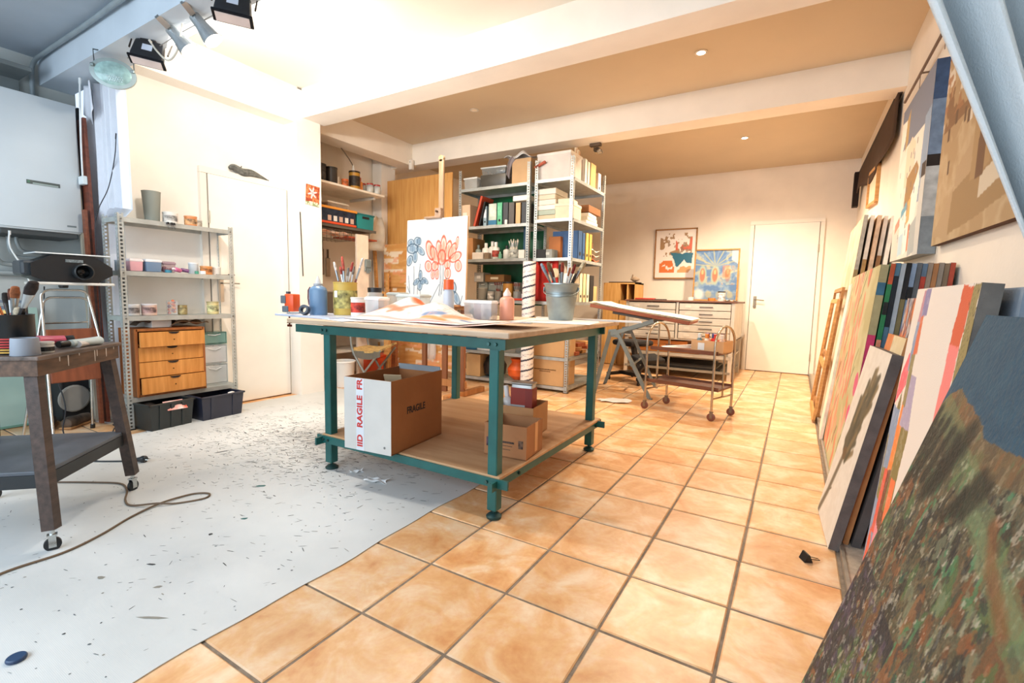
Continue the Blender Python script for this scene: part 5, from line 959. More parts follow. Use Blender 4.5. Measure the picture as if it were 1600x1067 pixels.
can('grey tin before the drawer cabinet', (px(754), YA+.06, z), .055, .13, '9a988e', 'a8a69c'); can('pale labelled tin before the drawer cabinet', (px(769), YA+.05, z), .045, .095, 'b0aea6', None, 'e0dcd4'); can('grey brush tin before the drawer cabinet', (px(780), YA+.06, z), .045, .10, '8f8d84', None, open_=True); can('cork-coloured canister with black lid', (px(794), YA+.07, z), .06, .2, 'b8843c', '2f2a26'); can('grey pot of pencils at the right of the fourth shelf', (px(808), YA+.07, z), .045, .10, '8d8f8a', None, open_=True)
for k in range(4): brush('thin brush in the grey tin before the drawer cabinet, %s' % ('leftmost', 'second', 'third', 'rightmost')[k], (px(780), YA+.06, z+.01), (px(780)-.05+.03*k, YA+.05, z+.2), .005, '8a3a28', 'b0aea8', '7a2a20', group='brushes in the grey tin')
for k in range(4): brush('pencil-thin brush in the grey pot on the fourth shelf, %s' % ('leftmost', 'second', 'third', 'rightmost')[k], (px(808), YA+.07, z+.01), (px(808)-.04+.025*k, YA+.06, z+.19), .004, 'c8b49a', 'b4b2ae', 'a04a34', group='brushes in the grey pot')
can('white round pot at the right end of the fourth shelf', (px(817), YA+.1, z), .035, .07, 'dfe2e6', 'eceef0'); thing1('red_tray', 'red tray under the pots at the right of the fourth shelf', 'tray', MB().rbox((0, 0, .012), (.14, .2, .024), .006), PLAST('c8402c'), (px(814), YA+.12, .957))
z = .372
archive('blue document box on the low shelf of the long shelving', (px(739), YA+.18, z), .17, .3, .23, 0, '2f6f8c', '2a6580'); ab = archive('white archive box with dark handle hole on the low shelf', (px(758), YA+.18, z), .19, .3, .22, 0, 'ece8e2', 'f2efe9'); O('handle_hole', MB().rbox((0, -.156, .13), (.07, .004, .03), .01), M('7a2c26', .7), ab)
tub('clear box with beige contents on the low shelf', (px(797), YA+.18, z), .2, .26, .17, 'cbbfae', 'e2ddd2', 0, clear=True, inside='d2b89a'); tub('grey see-through box at the right of the low shelf', (px(817), YA+.18, z), .16, .26, .16, 'a8aaa6', 'c0c2be', 0, clear=True, inside='8d8880')
z = .062
archive('tan carton on the bottom shelf of the long shelving', (px(743), YA+.16, z), .2, .28, .26, 0, 'c9a06c'); thing1('black_sack', 'black plastic sack on the bottom shelf', 'sack', MB().lathe([(.08, 0), (.13, .04), (.14, .14), (.10, .22), (.05, .26), (.03, .27)], 16), M('1a1a1c', .35, 0, .2, 8, .6, 14), (px(768), YA+.17, z), smooth=True)
thing1('orange_bag', 'bright orange bag on the bottom shelf by the striped roll', 'bag', MB().lathe([(.05, 0), (.11, .05), (.12, .12), (.07, .2), (.09, .24), (.03, .25)], 14), M('f0682a', .45, 0, .12, 8, .5, 14), (px(807), YA+.14, z), smooth=True)
thing1('white_sack', 'grey-white sack on top of the black sack', 'sack', MB().lathe([(.04, 0), (.08, .02), (.06, .05), (.02, .06)], 12), M('c9ccd0', .5, 0, .2, 12), (px(764), YA+.14, z+.26), smooth=True)
# ---- striped roll leaning on the shelving
rl = T('paper_roll', 'tall white cardboard roll with navy spiral stripes before the shelving', 'roll', (-2.40, 4.36, .002), 0, rot=(-.0, .0, 0))
p = Paint(60, 220, 'eee9e4', .3); ss = (p.v*12.5-p.u) % 1; p.put(ss < .17, '2c3448'); p.put((ss > .45) & (ss < .7) & (fbm(p.u*3, p.v*40, 6, 4) > .55), '9a96a0', .8)
painted('wrapper', p, 1, 1, rl, vcol_mat(.5, .05, 100), fn=lambda u, v: (.068*math.sin(2*PI*u), -.068*math.cos(2*PI*u), 1.36*v)); O('core', MB().lathe([(.067, 0), (.067, 1.362), (.05, 1.362), (.05, 1.3), (.001, 1.3)], 24), M('d8cfc4', .7), rl)
# ---- shelving B
def bz(label, y, w, z, h, col, d=.30, spine=None, hole=True, cat='binder', name='binder'): return binder(label, (-2.0-d/2-.03, y, z), w, d, h, col, PI/2, spine, hole=hole, cat=cat, name=name)
z = 2.217
bb_ = archive('big white carton on top of the end shelving', (-2.25, 4.70, z), .38, .3, .27, 0, 'e6ddd2', 'efe8de')
bz('white box file beside the big white carton', 4.89, .07, z, .26, 'f0e8d8', hole=False); bz('cream box file on top of the end shelving', 4.97, .07, z, .25, 'ecdcc0', hole=False); bz('orange-tan portfolio on top of the end shelving', 5.1, .16, z, .26, 'dcae6c', hole=False); bz('white lever binder with black hole at the far end of the top', 5.30, .09, z, .2, 'efe8de')
for k in range(4): thing1('rolled_sheet', 'pale roll standing behind the white carton, %s' % ('first', 'second', 'third', 'last')[k], 'roll', MB().cyl((0, 0, 0), (0, 0, .34+.02*k), .012+.002*k, n=12), M('e9cfa8' if k % 2 else 'd8a878', .7), (-2.1-.02*k, 4.86+.015*k, z), group='rolls behind the white carton')
thing1('red_tool', 'red-handled tool poking out behind the upright on the top shelf', 'tool', MB().bar((0, 0, 0), (.12, 0, .05), .03, .02), M('b8502c', .5), (-2.45, 4.52, z+.13))
z = 1.812
for k, (h, c) in enumerate(((.045, 'cbb99a'), (.05, 'a8b4a4'), (.05, 'efe6d8'), (.055, 'e6dccb'), (.05, 'd9ccb4'), (.06, 'e2dccf'))): archive('flat document box in the stack at the front of the end shelving, %s' % ('bottom', 'second', 'third', 'fourth', 'fifth', 'top')[k], (-2.32+.004*(k % 2), 4.68, z+[0, .046, .097, .148, .204, .255][k]), .22, .3, h-.002, 0, c, group='flat boxes stacked on the end shelving')
archive('cream lidded box beside the flat box stack', (-2.12, 4.66, z), .2, .24, .15, .05, 'e6d2b4', 'ecdcc2'); archive('smaller cream box on the cream lidded box', (-2.13, 4.67, z+.154), .15, .2, .05, .1, 'eadcc0')
for k in range(3): archive('pale book stack at the far end of the end shelving, %s' % ('lowest', 'middle', 'top')[k], (-2.14, 5.12, z+.042*k), .22, .34-.03*k, .04, .03*k, ('e9e2d4', 'd8cdb8', 'efe8da')[k], cat='book', name='book', group='pale books on the end shelving')
archive('brown leather case on the pale books', (-2.13, 5.16, z+.13), .22, .38, .075, .02, '8a5a34')
z = 1.412
bz('first dark blue binder on the end shelving', 4.80, .11, z, .3, '2f5684'); bz('second dark blue binder on the end shelving', 4.90, .07, z, .29, '335c8c'); bz('yellow lever binder beside the blue binders', 5.0, .085, z, .3, 'e2b45c'); bz('second yellow lever binder on the end shelving', 5.1, .08, z, .3, 'dcae58')
archive('orange-brown box in the middle of the end shelving', (-2.28, 4.74, z), .14, .1, .24, 0, 'b06a34'); archive('black hi-fi box on the end shelving', (-2.37, 4.62, z), .14, .2, .09, 0, '1c1c1e'); archive('grey cable box on the end shelving', (-2.28, 4.6, z), .1, .14, .09, 0, '8d8f8a', tagc='b8bab4')
for k in range(3): thing1('crumpled_paper', 'crumpled pale paper bundle beyond the yellow binders, %s' % ('lowest', 'middle', 'top')[k], 'paper', MB().grid(lambda u, v: ((u-.5)*.2, (v-.5)*.18, .035*math.sin(PI*u)*math.sin(PI*v)+.012*math.sin(9*u+5*v)+.015), 12, 10), M(('d8683a', 'ecd8c2', 'f1e2d0')[k], .7, 0, .2, 10), (-2.12, 5.27, z+.055*k), solid=.004, smooth=True)
archive('small brown box on the crumpled paper bundle', (-2.16, 5.27, z+.17), .14, .14, .07, .1, '7a4a2c')
z = .957
thing1('red_cloth', 'bright red cloth hanging in the end shelving behind the bucket', 'cloth', MB().grid(lambda u, v: ((u-.5)*.3, .02*math.sin(12*u), .43*v), 20, 8), M('c8281e', .7, 0, .15, 6), (-2.33, 4.60, z), solid=.004, smooth=True)
hm = T('round_hat', 'pale straw hat standing behind the bucket brushes', 'hat', (-2.21, 4.62, z+.3)); O('brim', MB().lathe([(.001, 0), (.12, .004), (.122, .008), (.001, .012)], 28, (0, 0, 0), R90), M('e2cdae', .8, 0, .1, 20), hm, smooth=True); O('crown', MB().lathe([(.06, 0), (.05, .05), (.001, .06)], 20, (0, -.005, 0), R90), M('d8bf9c', .8), hm, smooth=True); O('stand', MB().cyl((0, .01, -.3), (0, .01, -.05), .012), M('c08a5c', .7), hm)
archive('white card box behind the bucket in the end shelving', (-2.12, 4.68, z), .12, .14, .3, 0, 'f0ebe6')
for k in range(3): bz('cream lever binder at the middle of the end shelving, %s' % ('first', 'second', 'third')[k], 4.86+.1*k, .085, z, .31, ('f0dcb8', 'e9cf9c', 'f2e2c4')[k])
bz('black box file beside the cream binders', 5.18, .12, z, .30, '221e1c', hole=False); archive('small pale wooden crate at the far end of the shelving', (-2.12, 5.32, z), .16, .12, .18, 0, 'dcb47c')
z = .372
for k in range(6): thing1('wood_offcut', 'pale wood offcut piled low in the end shelving, %s' % ('first', 'second', 'third', 'fourth', 'fifth', 'sixth')[k], 'offcut', MB().rbox((0, 0, .02), (.28-.02*k, .10+.02*(k % 3), .04), .004), WOOD('d8a468', 'b87f44') if k % 2 else WOOD('b8643a', '96482a'), (-2.16, 4.82+.09*k, z+.042*(k % 3)), (0, 0, .3*math.sin(k*2)), group='wood offcuts in the end shelving')
for k, (zz, h, lb) in enumerate(((.062, .30, 'lower tan moving carton at the foot of the end shelving'), (.372, .22, 'upper tan moving carton at the foot of the end shelving'))):
    cc = carton(lb, (-2.235, 4.66, zz), .38, .29, h, 0, M('c8a070', .8, 0, .06, 5), open_=False); 
    if k == 0: O('printed_line', MB().box((-.03, -.1455, .17), (.26, .0006, .012)), M('8a6640', .8, 0, .5, 160), cc); O('printed_line', MB().box((-.03, -.1455, .15), (.13, .0006, .010)), M('8a6640', .8, 0, .5, 160), cc)
# ------------------------------------------------------------------ drafting table
GREYM = M('7d8684', .5, .3, .08, 8)
dt = T('drafting_table', 'grey steel trestle drafting table with tilted paper-stacked board', 'table', (0, 0, 0))
for y0, ap in ((4.72, (-1.62, 4.76, .66)), (5.36, (-1.66, 5.34, .66))):
    a = Vector(ap)
    for fx, fy in (((-1.76, 4.66), (-1.21, 4.76)) if y0 < 5 else ((-1.87, 5.31), (-1.32, 5.43))):
        lg = O('leg', MB().bar(a+Vector(((.05 if fx > -1.5 else -.02), 0, 0)), (fx, fy, .012), .03, .034), GREYM, dt)
        O('foot', MB().bar((fx, fy, .006), (fx+(.03 if fx > -1.5 else -.02), fy, .006), .03, .012), GREYM, lg)
    O('support_arm', MB().bar(a+Vector((-.03, 0, -.03)), a+Vector((.42, 0, .13)), .028, .04), GREYM, dt)
    O('gusset', MB().prism([(-.05, -.05), (.09, -.06), (.04, .03), (-.04, .02)], -.008, .008, Matrix.Translation(a) @ Matrix.Rotation(PI/2, 4, 'X')), GREYM, dt)
O('cross_tube', MB().cyl((-1.62, 4.76, .64), (-1.66, 5.34, .64), .016), GREYM, dt); O('cross_tube', MB().cyl((-1.40, 4.74, .33), (-1.48, 5.38, .33), .012), GREYM, dt)
RB = Euler((.0, .145, .05)).to_matrix(); bc_ = Vector((-1.37, 5.04, .855))
O('board', MB().rbox(bc_, (1.0, .66, .035), .004, RB), WOOD('9a5634', '7a3c22'), dt)
O('under_frame', MB().rbox(bc_+RB @ Vector((-.06, 0, -.03)), (.4, .6, .03), .004, RB), M('4a4846', .6), dt)
for k in range(3): thing1('drawing_sheet', ('lowest large cream sheet on the drafting board', 'middle large white sheet on the drafting board', 'top curled drawing sheet on the drafting board')[k], 'paper', MB().grid(lambda u, v, k=k: tuple(bc_+RB @ Vector(((u-.5)*(1.04-.03*k)+.01*k, (v-.5)*(.66-.02*k), .0205+.004*k+.012*(u < .08)*(1-u/.08)+.003*math.sin(7*u+k)*(k > 0)+.003*(k > 0)))), 24, 4), M(('e8d2b4', 'efe6da', 'f0e2d0')[k], .7, 0, .05, 4), (0, 0, 0), group='sheets on the drafting board', solid=.001)
scrap('white sheet of paper lying on the tiles before the drafting table', (-1.47, 4.46, .002), .30, .17, .45, 'f2eee6', 'floor_paper')
# kneeling chair
kc_ = T('kneeling_chair', 'black kneeling chair on casters behind the drafting table', 'chair', (-1.64, 5.72, 0), -.5)
O('seat', MB().rbox((-.06, 0, .47), (.34, .38, .07), .03), CLOTH('201c1c'), kc_, smooth=True); O('knee_pad', MB().rbox((.2, 0, .30), (.2, .40, .06), .025, Euler((0, .3, 0)).to_matrix()), CLOTH('1c1a1a'), kc_, smooth=True)
O('post', MB().bar((-.05, 0, .44), (.06, 0, .09), .05, .05).bar((.05, 0, .12), (.2, 0, .28), .04, .04), M('222020', .5), kc_); O('base', MB().bar((-.26, 0, .08), (.28, 0, .08), .05, .04).bar((-.24, -.22, .075), (-.24, .22, .075), .05, .035).bar((.26, -.22, .075), (.26, .22, .075), .05, .035), M('1c1b1b', .5), kc_); O('lever', MB().bar((.0, -.1, .2), (.18, -.16, .24), .012, .012), STEEL, kc_)
for x, y in ((-.24, -.2), (-.24, .2), (.26, -.2), (.26, .2)): caster(kc_, (x, y, 0), .022, 0, fork=BLACK)
# ------------------------------------------------------------------ tea cart
tcx = T('serving_cart', 'chrome two-tier serving cart with arched ends and brown trays', 'cart', (0, 0, 0)); BRT = WOOD('7a4a30', '5c3420', 3, (1, 12, 12), .4)
EL = (Vector((-1.14, 4.33, 0)), Vector((-1.02, 4.66, 0))); ER = (Vector((-.55, 4.20, 0)), Vector((-.435, 4.52, 0))); CHR = METAL('b8ac9c', .22, 1.)
for e, (a, b_) in enumerate((EL, ER)):
    w = (b_-a).length/2; c = (a+b_)/2; d = (b_-a).normalized(); H = .79-w
    P = [a+Vector((0, 0, .07))]+[c-d*w*math.cos(t)+Vector((0, 0, H+w*math.sin(t))) for t in np.linspace(0, PI, 15)]+[b_+Vector((0, 0, .07))]
    O('arch', MB().tube(P, .0105, 10), CHR, tcx, smooth=True); O('centre_bar', MB().tube([c+Vector((0, 0, .18)), c+Vector((0, 0, .785))], .0085, 8), CHR, tcx, smooth=True); O('stretcher', MB().tube([a+Vector((0, 0, .185)), b_+Vector((0, 0, .185))], .008, 8), CHR, tcx, smooth=True)
    for q in (a, b_): caster(tcx, q, .034, 1.45, '7a4838', METAL('8a7a68', .4))
ctr = (EL[0]+EL[1]+ER[0]+ER[1])/4; ax = ((ER[0]+ER[1])/2-(EL[0]+EL[1])/2); rz = math.atan2(ax.y, ax.x); Rz = Matrix.Rotation(rz, 3, 'Z')
for z, l in ((.555, ax.length+.0), (.255, ax.length+.04)): O('tray', MB().rbox(ctr+Vector((0, 0, z)), (l, .30, .014), .004, Rz).box(ctr+Rz @ Vector((0, -.15, .012))+Vector((0, 0, z)), (l, .008, .03), Rz).box(ctr+Rz @ Vector((0, .15, .012))+Vector((0, 0, z)), (l, .008, .03), Rz), BRT, tcx)
bp_ = ctr+Rz @ Vector((.19, -.0, .5635)); kb = carton('open cardboard box of paint tubes on the serving cart', bp_, .27, .22, .10, rz, M('cfa77c', .8, 0, .05, 5)); O('paper_label', MB().box((-.05, -.1108, .05), (.055, .001, .06)), M('dfe4e8', .6), kb)
for k, (dx, dy, c, cp) in enumerate(((-.09, -.05, '6a8a94', 'dfe3e2'), (-.03, -.04, 'e8dcc8', 'e08a3a'), (.0, .03, 'd8322c', '3a4a88'), (.04, -.03, 'c82a28', 'd8402c'), (.07, .04, 'd84a34', '7a2028'), (-.06, .05, 'e2b49a', '5a4a9a'), (.1, -.05, 'e9c8b0', 'efe6dc'))): bottle('small paint bottle in the cart box with %s body' % ('blue-grey', 'cream', 'scarlet', 'crimson', 'vermilion', 'peach', 'pale pink')[k], bp_+Rz @ Vector((dx, dy, .006)), .022, .15, c, cp, neck=.6, group='paint bottles in the cart box')
for k in range(3): thing1('paper_strip', ('upper white paper strip on the cart tray', 'middle white paper strip on the cart tray', 'lower white paper strip on the cart tray')[k], 'paper', MB().bar((0, 0, 0), (.28, .03, .035-.012*k), .03, .003), PAPER, ctr+Rz @ Vector((-.26+.02*k, -.02-.03*k, .575)), (0, 0, rz+.1*k), group='paper strips on the cart')
# ------------------------------------------------------------------ plan chest
pl = T('plan_chest', 'wide grey metal plan chest with rows of flat drawers at the back', 'plan chest', (-1.32, 6.4, 0)); GW = M('cfc8ba', .45, .1, .05, 6); w = 1.36; dp = 1.0
O('carcass', MB().box((-w/2+.02, dp/2, .735), (.04, dp, .49)).box((w/2-.02, dp/2, .735), (.04, dp, .49)).box((0, dp/2, .495), (w, dp, .02)).box((0, dp-.01, .73), (w, .02, .48)).box((.0, .01, .735), (.03, .03, .49)), GW, pl)
O('top_board', MB().rbox((0, dp/2, .985), (w+.04, dp+.03, .022), .004), WOOD('7a5240', '5c3a2c', 2, (1, 10, 10)), pl)
for i in range(2):
    for j in range(5):
        x = -.33+.66*i; d = O('drawer', MB().rbox((x, .0, .545+.092*j+.005), (.61, .024, .084), .003), GW, pl); O('handle', MB().rbox((x+.02, -.016, .55+.092*j), (.16, .012, .012), .003), M('5a544c', .5), d); O('card_holder', MB().box((x-.2, -.0135, .55+.092*j), (.07, .003, .03)), M('ddd6c8', .5), d)
for x in (-w/2+.025, w/2-.025):
    for y in (.03, dp-.03): O('leg', MB().box((x, y, .245), (.045, .045, .49)), GW, pl)
O('mid_shelf', MB().box((0, dp/2, .30), (w-.03, dp, .02)).box((0, .005, .29), (w-.03, .012, .04)), M('b8b2a6', .5), pl); O('low_shelf', MB().box((0, dp/2, .10), (w-.03, dp-.05, .015)).box((0, .01, .1), (w-.03, .012, .03)), M('8a857a', .6), pl)
for k in range(3): thing1('wood_board', 'orange wooden board lying on the plan chest shelf, %s' % ('lowest', 'middle', 'top')[k], 'board', MB().rbox((0, 0, 0), (.78-.06*k, .5, .05), .004), WOOD('c8803c', 'a86428', 3, (1, 10, 10)), (-1.42-.05*k, 6.68, .337+.052*k), (0, 0, .02*k), group='boards on the plan chest shelf')
archive('grey carton beside the wooden boards on the plan chest shelf', (-.86, 6.62, .312), .25, .3, .11, 0, '9a8f82')
for k in range(3): thing1('flat_portfolio', 'dark flat portfolio on the bottom rack of the plan chest, %s' % ('lowest', 'middle', 'top')[k], 'portfolio', MB().rbox((0, 0, 0), (1.15-.1*k, .6, .02), .003), M(('3a3632', '5c574e', '2f2c2a')[k], .7), (-1.35, 6.8, .119+.021*k), group='portfolios in the plan chest')
can('white pot with black lid on the plan chest', (-.83, 6.62, .997), .045, .12, 'efeae2', '1c1a1a', 'f4f0ea'); can('low white candle pot on the plan chest', (-1.24, 6.8, .997), .04, .05, 'fbf2e2')
thing1('red_tray', 'flat red folded cloth at the left of the plan chest top', 'cloth', MB().rbox((0, 0, .012), (.24, .2, .022), .008), M('c03024', .7, 0, .15, 14), (-1.80, 6.62, .996)); thing1('dark_knife', 'dark knife beside the red cloth on the plan chest', 'knife', MB().bar((0, 0, 0), (.16, .02, 0), .02, .012), M('3a2c26', .6), (-1.66, 6.55, 1.003))
scrap('crumpled pale sheet at the right end of the plan chest top', (-.72, 6.65, .997), .12, .3, .2, 'd8e0dc', 'loose_paper'); can('small orange pot before the leaning picture', (-1.0, 7.0, .997), .05, .04, 'd8863c')
# pigeonhole cabinet
pg = T('pigeonhole_cabinet', 'tall pine pigeonhole cabinet left of the plan chest', 'cabinet', (-2.30, 7.0, 0)); PN = WOOD('e0b06c', 'c8924c', 3, (10, 10, 1)); m = MB()
m.box((-.24, .2, .62), (.02, .4, 1.24)).box((.24, .2, .62), (.02, .4, 1.24)).box((0, .2, 1.23), (.5, .4, .02)).box((0, .39, .62), (.48, .015, 1.22)); O('carcass', m, PN, pg)
for x in (-.0, .12): O('divider', MB().box((x, .2, 1.1), (.02, .38, .24)), PN, pg)
O('front_panel', MB().box((-.11, .005, .62), (.24, .018, 1.22)), PN, pg); O('front_panel', MB().box((.12, .005, .49), (.24, .018, .98)), WOOD('d8a45e', 'c08a44', 3, (10, 10, 1)), pg)
thing1('dark_tray', 'thin dark tray on the pigeonhole cabinet', 'tray', MB().rbox((0, 0, .008), (.42, .3, .016), .004), M('3a2e28', .6), (-2.28, 7.2, 1.241)); br = T('bird_ornament', 'small clay bird ornament on the pigeonhole cabinet', 'ornament', (-2.12, 7.15, 1.258)); O('body', MB().lathe([(.001, -.07), (.03, -.03), (.04, .01), (.02, .06), (.001, .08)], 14, (0, 0, .04), Matrix.Rotation(PI/2, 3, 'Y')), M('a8927a', .8), br, smooth=True); O('neck', MB().cyl((-.04, 0, .05), (-.03, 0, .11), .014, .009), M('8a745e', .8), br)
# pictures on the back wall
def framed(label, loc, w, h, P, fc, rot=(0, 0, 0), mat_w=.05, fw=.018):
    t = T('framed_picture', label, 'picture', loc, 0, None, rot)
    O('frame', MB().box((w/2, 0, fw/2), (w, .025, fw)).box((w/2, 0, h-fw/2), (w, .025, fw)).box((fw/2, 0, h/2), (fw, .025, h)).box((w-fw/2, 0, h/2), (fw, .025, h)), WOOD(fc), t)
    O('backing', MB().box((w/2, .006, h/2), (w-.01, .008, h-.01)), M('e9e0d2', .7), t); painted('picture', P, w-2*fw, h-2*fw, t, vcol_mat(.35, .03, 100), (fw, .0, fw)); return t
p = Paint(90, 110, 'f5ece2', .8); a = (p.u > .1) & (p.u < .92) & (p.v > .1) & (p.v < .93)
p.put(a & (p.v > .45) & (fbm(p.u, p.v, 8, 21) > .46+.25*np.maximum(0, p.u-.45)), 'a88458'); p.put(a & (p.v > .58) & (p.u > .5) & (fbm(p.u, p.v, 7, 31) > .47), 'd8643c'); p.poly([(.36, .52), (.95, .5), (.92, .28), (.78, .3), (.72, .38), (.6, .22), (.52, .24), (.5, .36)], '2c6e86', 1, .08); p.put(a & (p.v < .36) & (p.u < .5) & (fbm(p.u, p.v, 8, 41) > .42+.3*np.maximum(0, p.v-.2)), 'e07a3a'); p.put(a & (p.v < .42) & (p.u > .45) & (fbm(p.u, p.v, 5, 51) > .62), 'd8a468'); p.speck(8, 61, '8a6a4a', .66, .7, mask=a & (p.v > .5)); p.put((p.v > .85) & (p.u > .8) & a, 'f8f0e6')
framed('framed abstract print of orange and teal shapes on the back wall', (-1.99, YB-.02, 1.33), .63, .77, p, 'a8763c')
p = Paint(90, 110, '5c7a9c', .82); p.noise(5, 4, ['4f6f98', '7a93a8', 'b0a888', '56749a'], a=.9)
for x in (.18, .48, .78):
    p.ell(x, .50, .11, .22, '9aa890', .9, soft=.2); p.ell(x, .5, .075, .16, 'b8643c', .95, soft=.3); p.ell(x, .56, .03, .05, 'd8a068')
for k in range(14):
    a = PI*k/13; p.line([(.48, .68), (.48+.5*math.cos(a), .72+.28*math.sin(a))], .012, 'a8a47c' if k % 2 else '6a86a8', .8)
p.noise(9, 12, ['d0683c', 'c8bc94', '5c7aa0'], a=.5, mask=(p.u > .65) & (p.v > .3) & (p.v < .7)); p.rect(0, 0, 1, .14, '5a7698', .6)
for x in (.1, .35, .6, .85): p.ell(x, .1, .09, .09, 'a8a078', .7, soft=.4)
p.ell(.12, .1, .16, .16, 'e8e4d2', .8, soft=.6); p.put((p.u > .85) & (p.v > .72) & (p.v-.72 > (1-p.u)*.6), 'c8d0d0', .7)
framed('framed blue picture of palm arches leaning on the plan chest', (-1.325, 7.40, 1.0), .60, .74, p, 'b8863f', (-.04, 0, 0))
# little spotlight on the far side of the beam
sp = T('small_spotlight', 'small double chrome spotlight on the beam above the end shelving', 'spotlight', (-1.93, 4.885, 2.588)); O('plate', MB().rbox((0, -.0, .02), (.12, .05, .03), .004), METAL('5a4a3c', .5), sp); O('stem', MB().tube([(-.02, 0, .0), (-.01, 0, -.03), (.03, 0, -.05)], .006), METAL('8a7a68', .4), sp)
O('shade', MB().lathe([(.012, 0), (.025, .01), (.034, .05), (.03, .05), (.02, .015)], 16, (.02, 0, -.06), Euler((0, 1.2, 0)).to_matrix()), METAL('a89a88', .3), sp, smooth=True); O('shade', MB().lathe([(.012, 0), (.025, .01), (.034, .05), (.03, .05), (.02, .015)], 16, (.01, .03, -.05), Euler((1.2, .4, 0)).to_matrix()), METAL('a89a88', .3), sp, smooth=True)
# ------------------------------------------------------------------ canvases along the right wall
def canvas(label, A, B, C, t, P, side, cat='painting', name='leaning_canvas', group=None, bump=.2, sidevar=.1, wrap=None):
    """A bottom near, B bottom far, C top near; the painted face looks towards -X"""
    A, B, C = Vector(A), Vector(B), Vector(C); U = A-B; V = C-A; V -= U.normalized()*V.dot(U.normalized()); N = U.cross(V).normalized()   # N away from the wall
    if N.x > 0: N = -N
    r = T(name, label, cat, B, 0, group); e = N*.0008
    m = MB(); back = -N*t; q = [Vector((0, 0, 0)), U, U+V, V]
    m.add([x for x in q]+[x+back for x in q], [(0, 1, 2, 3), (4, 5, 6, 7), (0, 1, 5, 4), (1, 2, 6, 5), (2, 3, 7, 6), (3, 0, 4, 7)])
    O('stretcher', m, M(side, .85, 0, sidevar, 14, .2, 200), r)
    if P is not None: painted('picture', P, 1, 1, r, vcol_mat(.7, bump, 250 if bump < .5 else 90), fn=lambda u, v: tuple(U*u+V*v+e))
    if wrap:
        for v0, v1, c in wrap:
            s = [U+V*v0, U+V*v1, U+V*v1+back, U+V*v0+back]; un = U.normalized()*.0008; O('wrapped_edge', MB().add([x+un for x in s], [(0, 1, 2, 3)]), M(c, .8, 0, .15, 20), r)
    return r
# nearest : dark mountain landscape
p = Paint(330, 300, '2c5063', 1.05); p.noise(40, 2, ['294c60', '305568'], a=.6)
h = np.interp(p.u.ravel(), [0, .03, .06, .15, .25, .32, .42, .6, 1], [.80, .83, .845, .825, .80, .79, .805, .83, .8]).reshape(p.u.shape)+(fbm(p.u, p.u*0, 20, 4)-.5)*.03
land = p.v < h
p.noise(9, 7, ['3f392f', '5f5138', '55563c', '6d5236', '4b4b41', '65624a', '3d4234'], .28, .72, 1., mask=land); p.noise(34, 17, ['2f2b26', '75745a', '7c5a3a', '414a39', '57493b', '6a6650'], .3, .7, .55, su=1.5, sv=.8, mask=land); p.noise(85, 77, ['2a2824', '8a8468', '5a4a36', '4a5440', '7a5c40'], .3, .7, .45, su=1.4, sv=.7, mask=land)
for sc, sd, c, th, a in ((16, 3, '7e4c2e', .62, .55), (18, 9, '4f7442', .66, .55), (15, 15, '292a25', .62, .6), (30, 22, '8c9272', .66, .5), (60, 27, 'b0a68c', .70, .6), (40, 31, '478a5c', .73, .6), (22, 37, '985632', .68, .55), (70, 41, 'c4b8a4', .74, .6), (50, 47, '2b3034', .66, .5)): p.speck(sc, sd, c, th, a, su=1.3, sv=.7, mask=land)
p.put((p.v > h-.05) & land, '7c6242', .6); n_ = fbm(p.u, p.v, 30, 91); p.put(land & (np.abs(p.v-(.775-.30*(p.u-.10))) < .022+.02*n_), '75885c', .42); p.put(land & (np.abs(p.v-(.70-.22*(p.u-.3))) < .014) & (p.u > .3), '7f9468', .4)
for x, y, w_, l in ((.015, .79, .012, .17), (.05, .77, .013, .15), (.085, .775, .013, .12), (.13, .765, .016, .11), (.17, .76, .02, .12), (.21, .785, .024, .10), (.19, .74, .02, .09), (.33, .74, .018, .07), (.36, .735, .016, .06), (.30, .70, .014, .06)):
    p.line([(x-.03, y-l), (x-.012, y-l*.4), (x, y)], w_, '25261f', .75)
p.line([(.43, .70), (.47, .66), (.56, .62)], .014, '8e4426', .5); dk = land & (p.u < .34) & (p.v < .42) & (fbm(p.u, p.v, 9, 55) > .40); p.put(dk, '2b2a31', .7); p.speck(45, 61, '57495c', .62, .6, mask=land & (p.u < .35) & (p.v < .4)); p.speck(70, 66, '9a948a', .69, .7, mask=land & (p.u < .3) & (p.v < .45))
canvas('huge dark mountain landscape with teal sky leaning at the right foreground', (.07, .30, .003), (.07, 1.37, .003), (.345, .30, .985), .03, p, '2a2824', bump=.9)
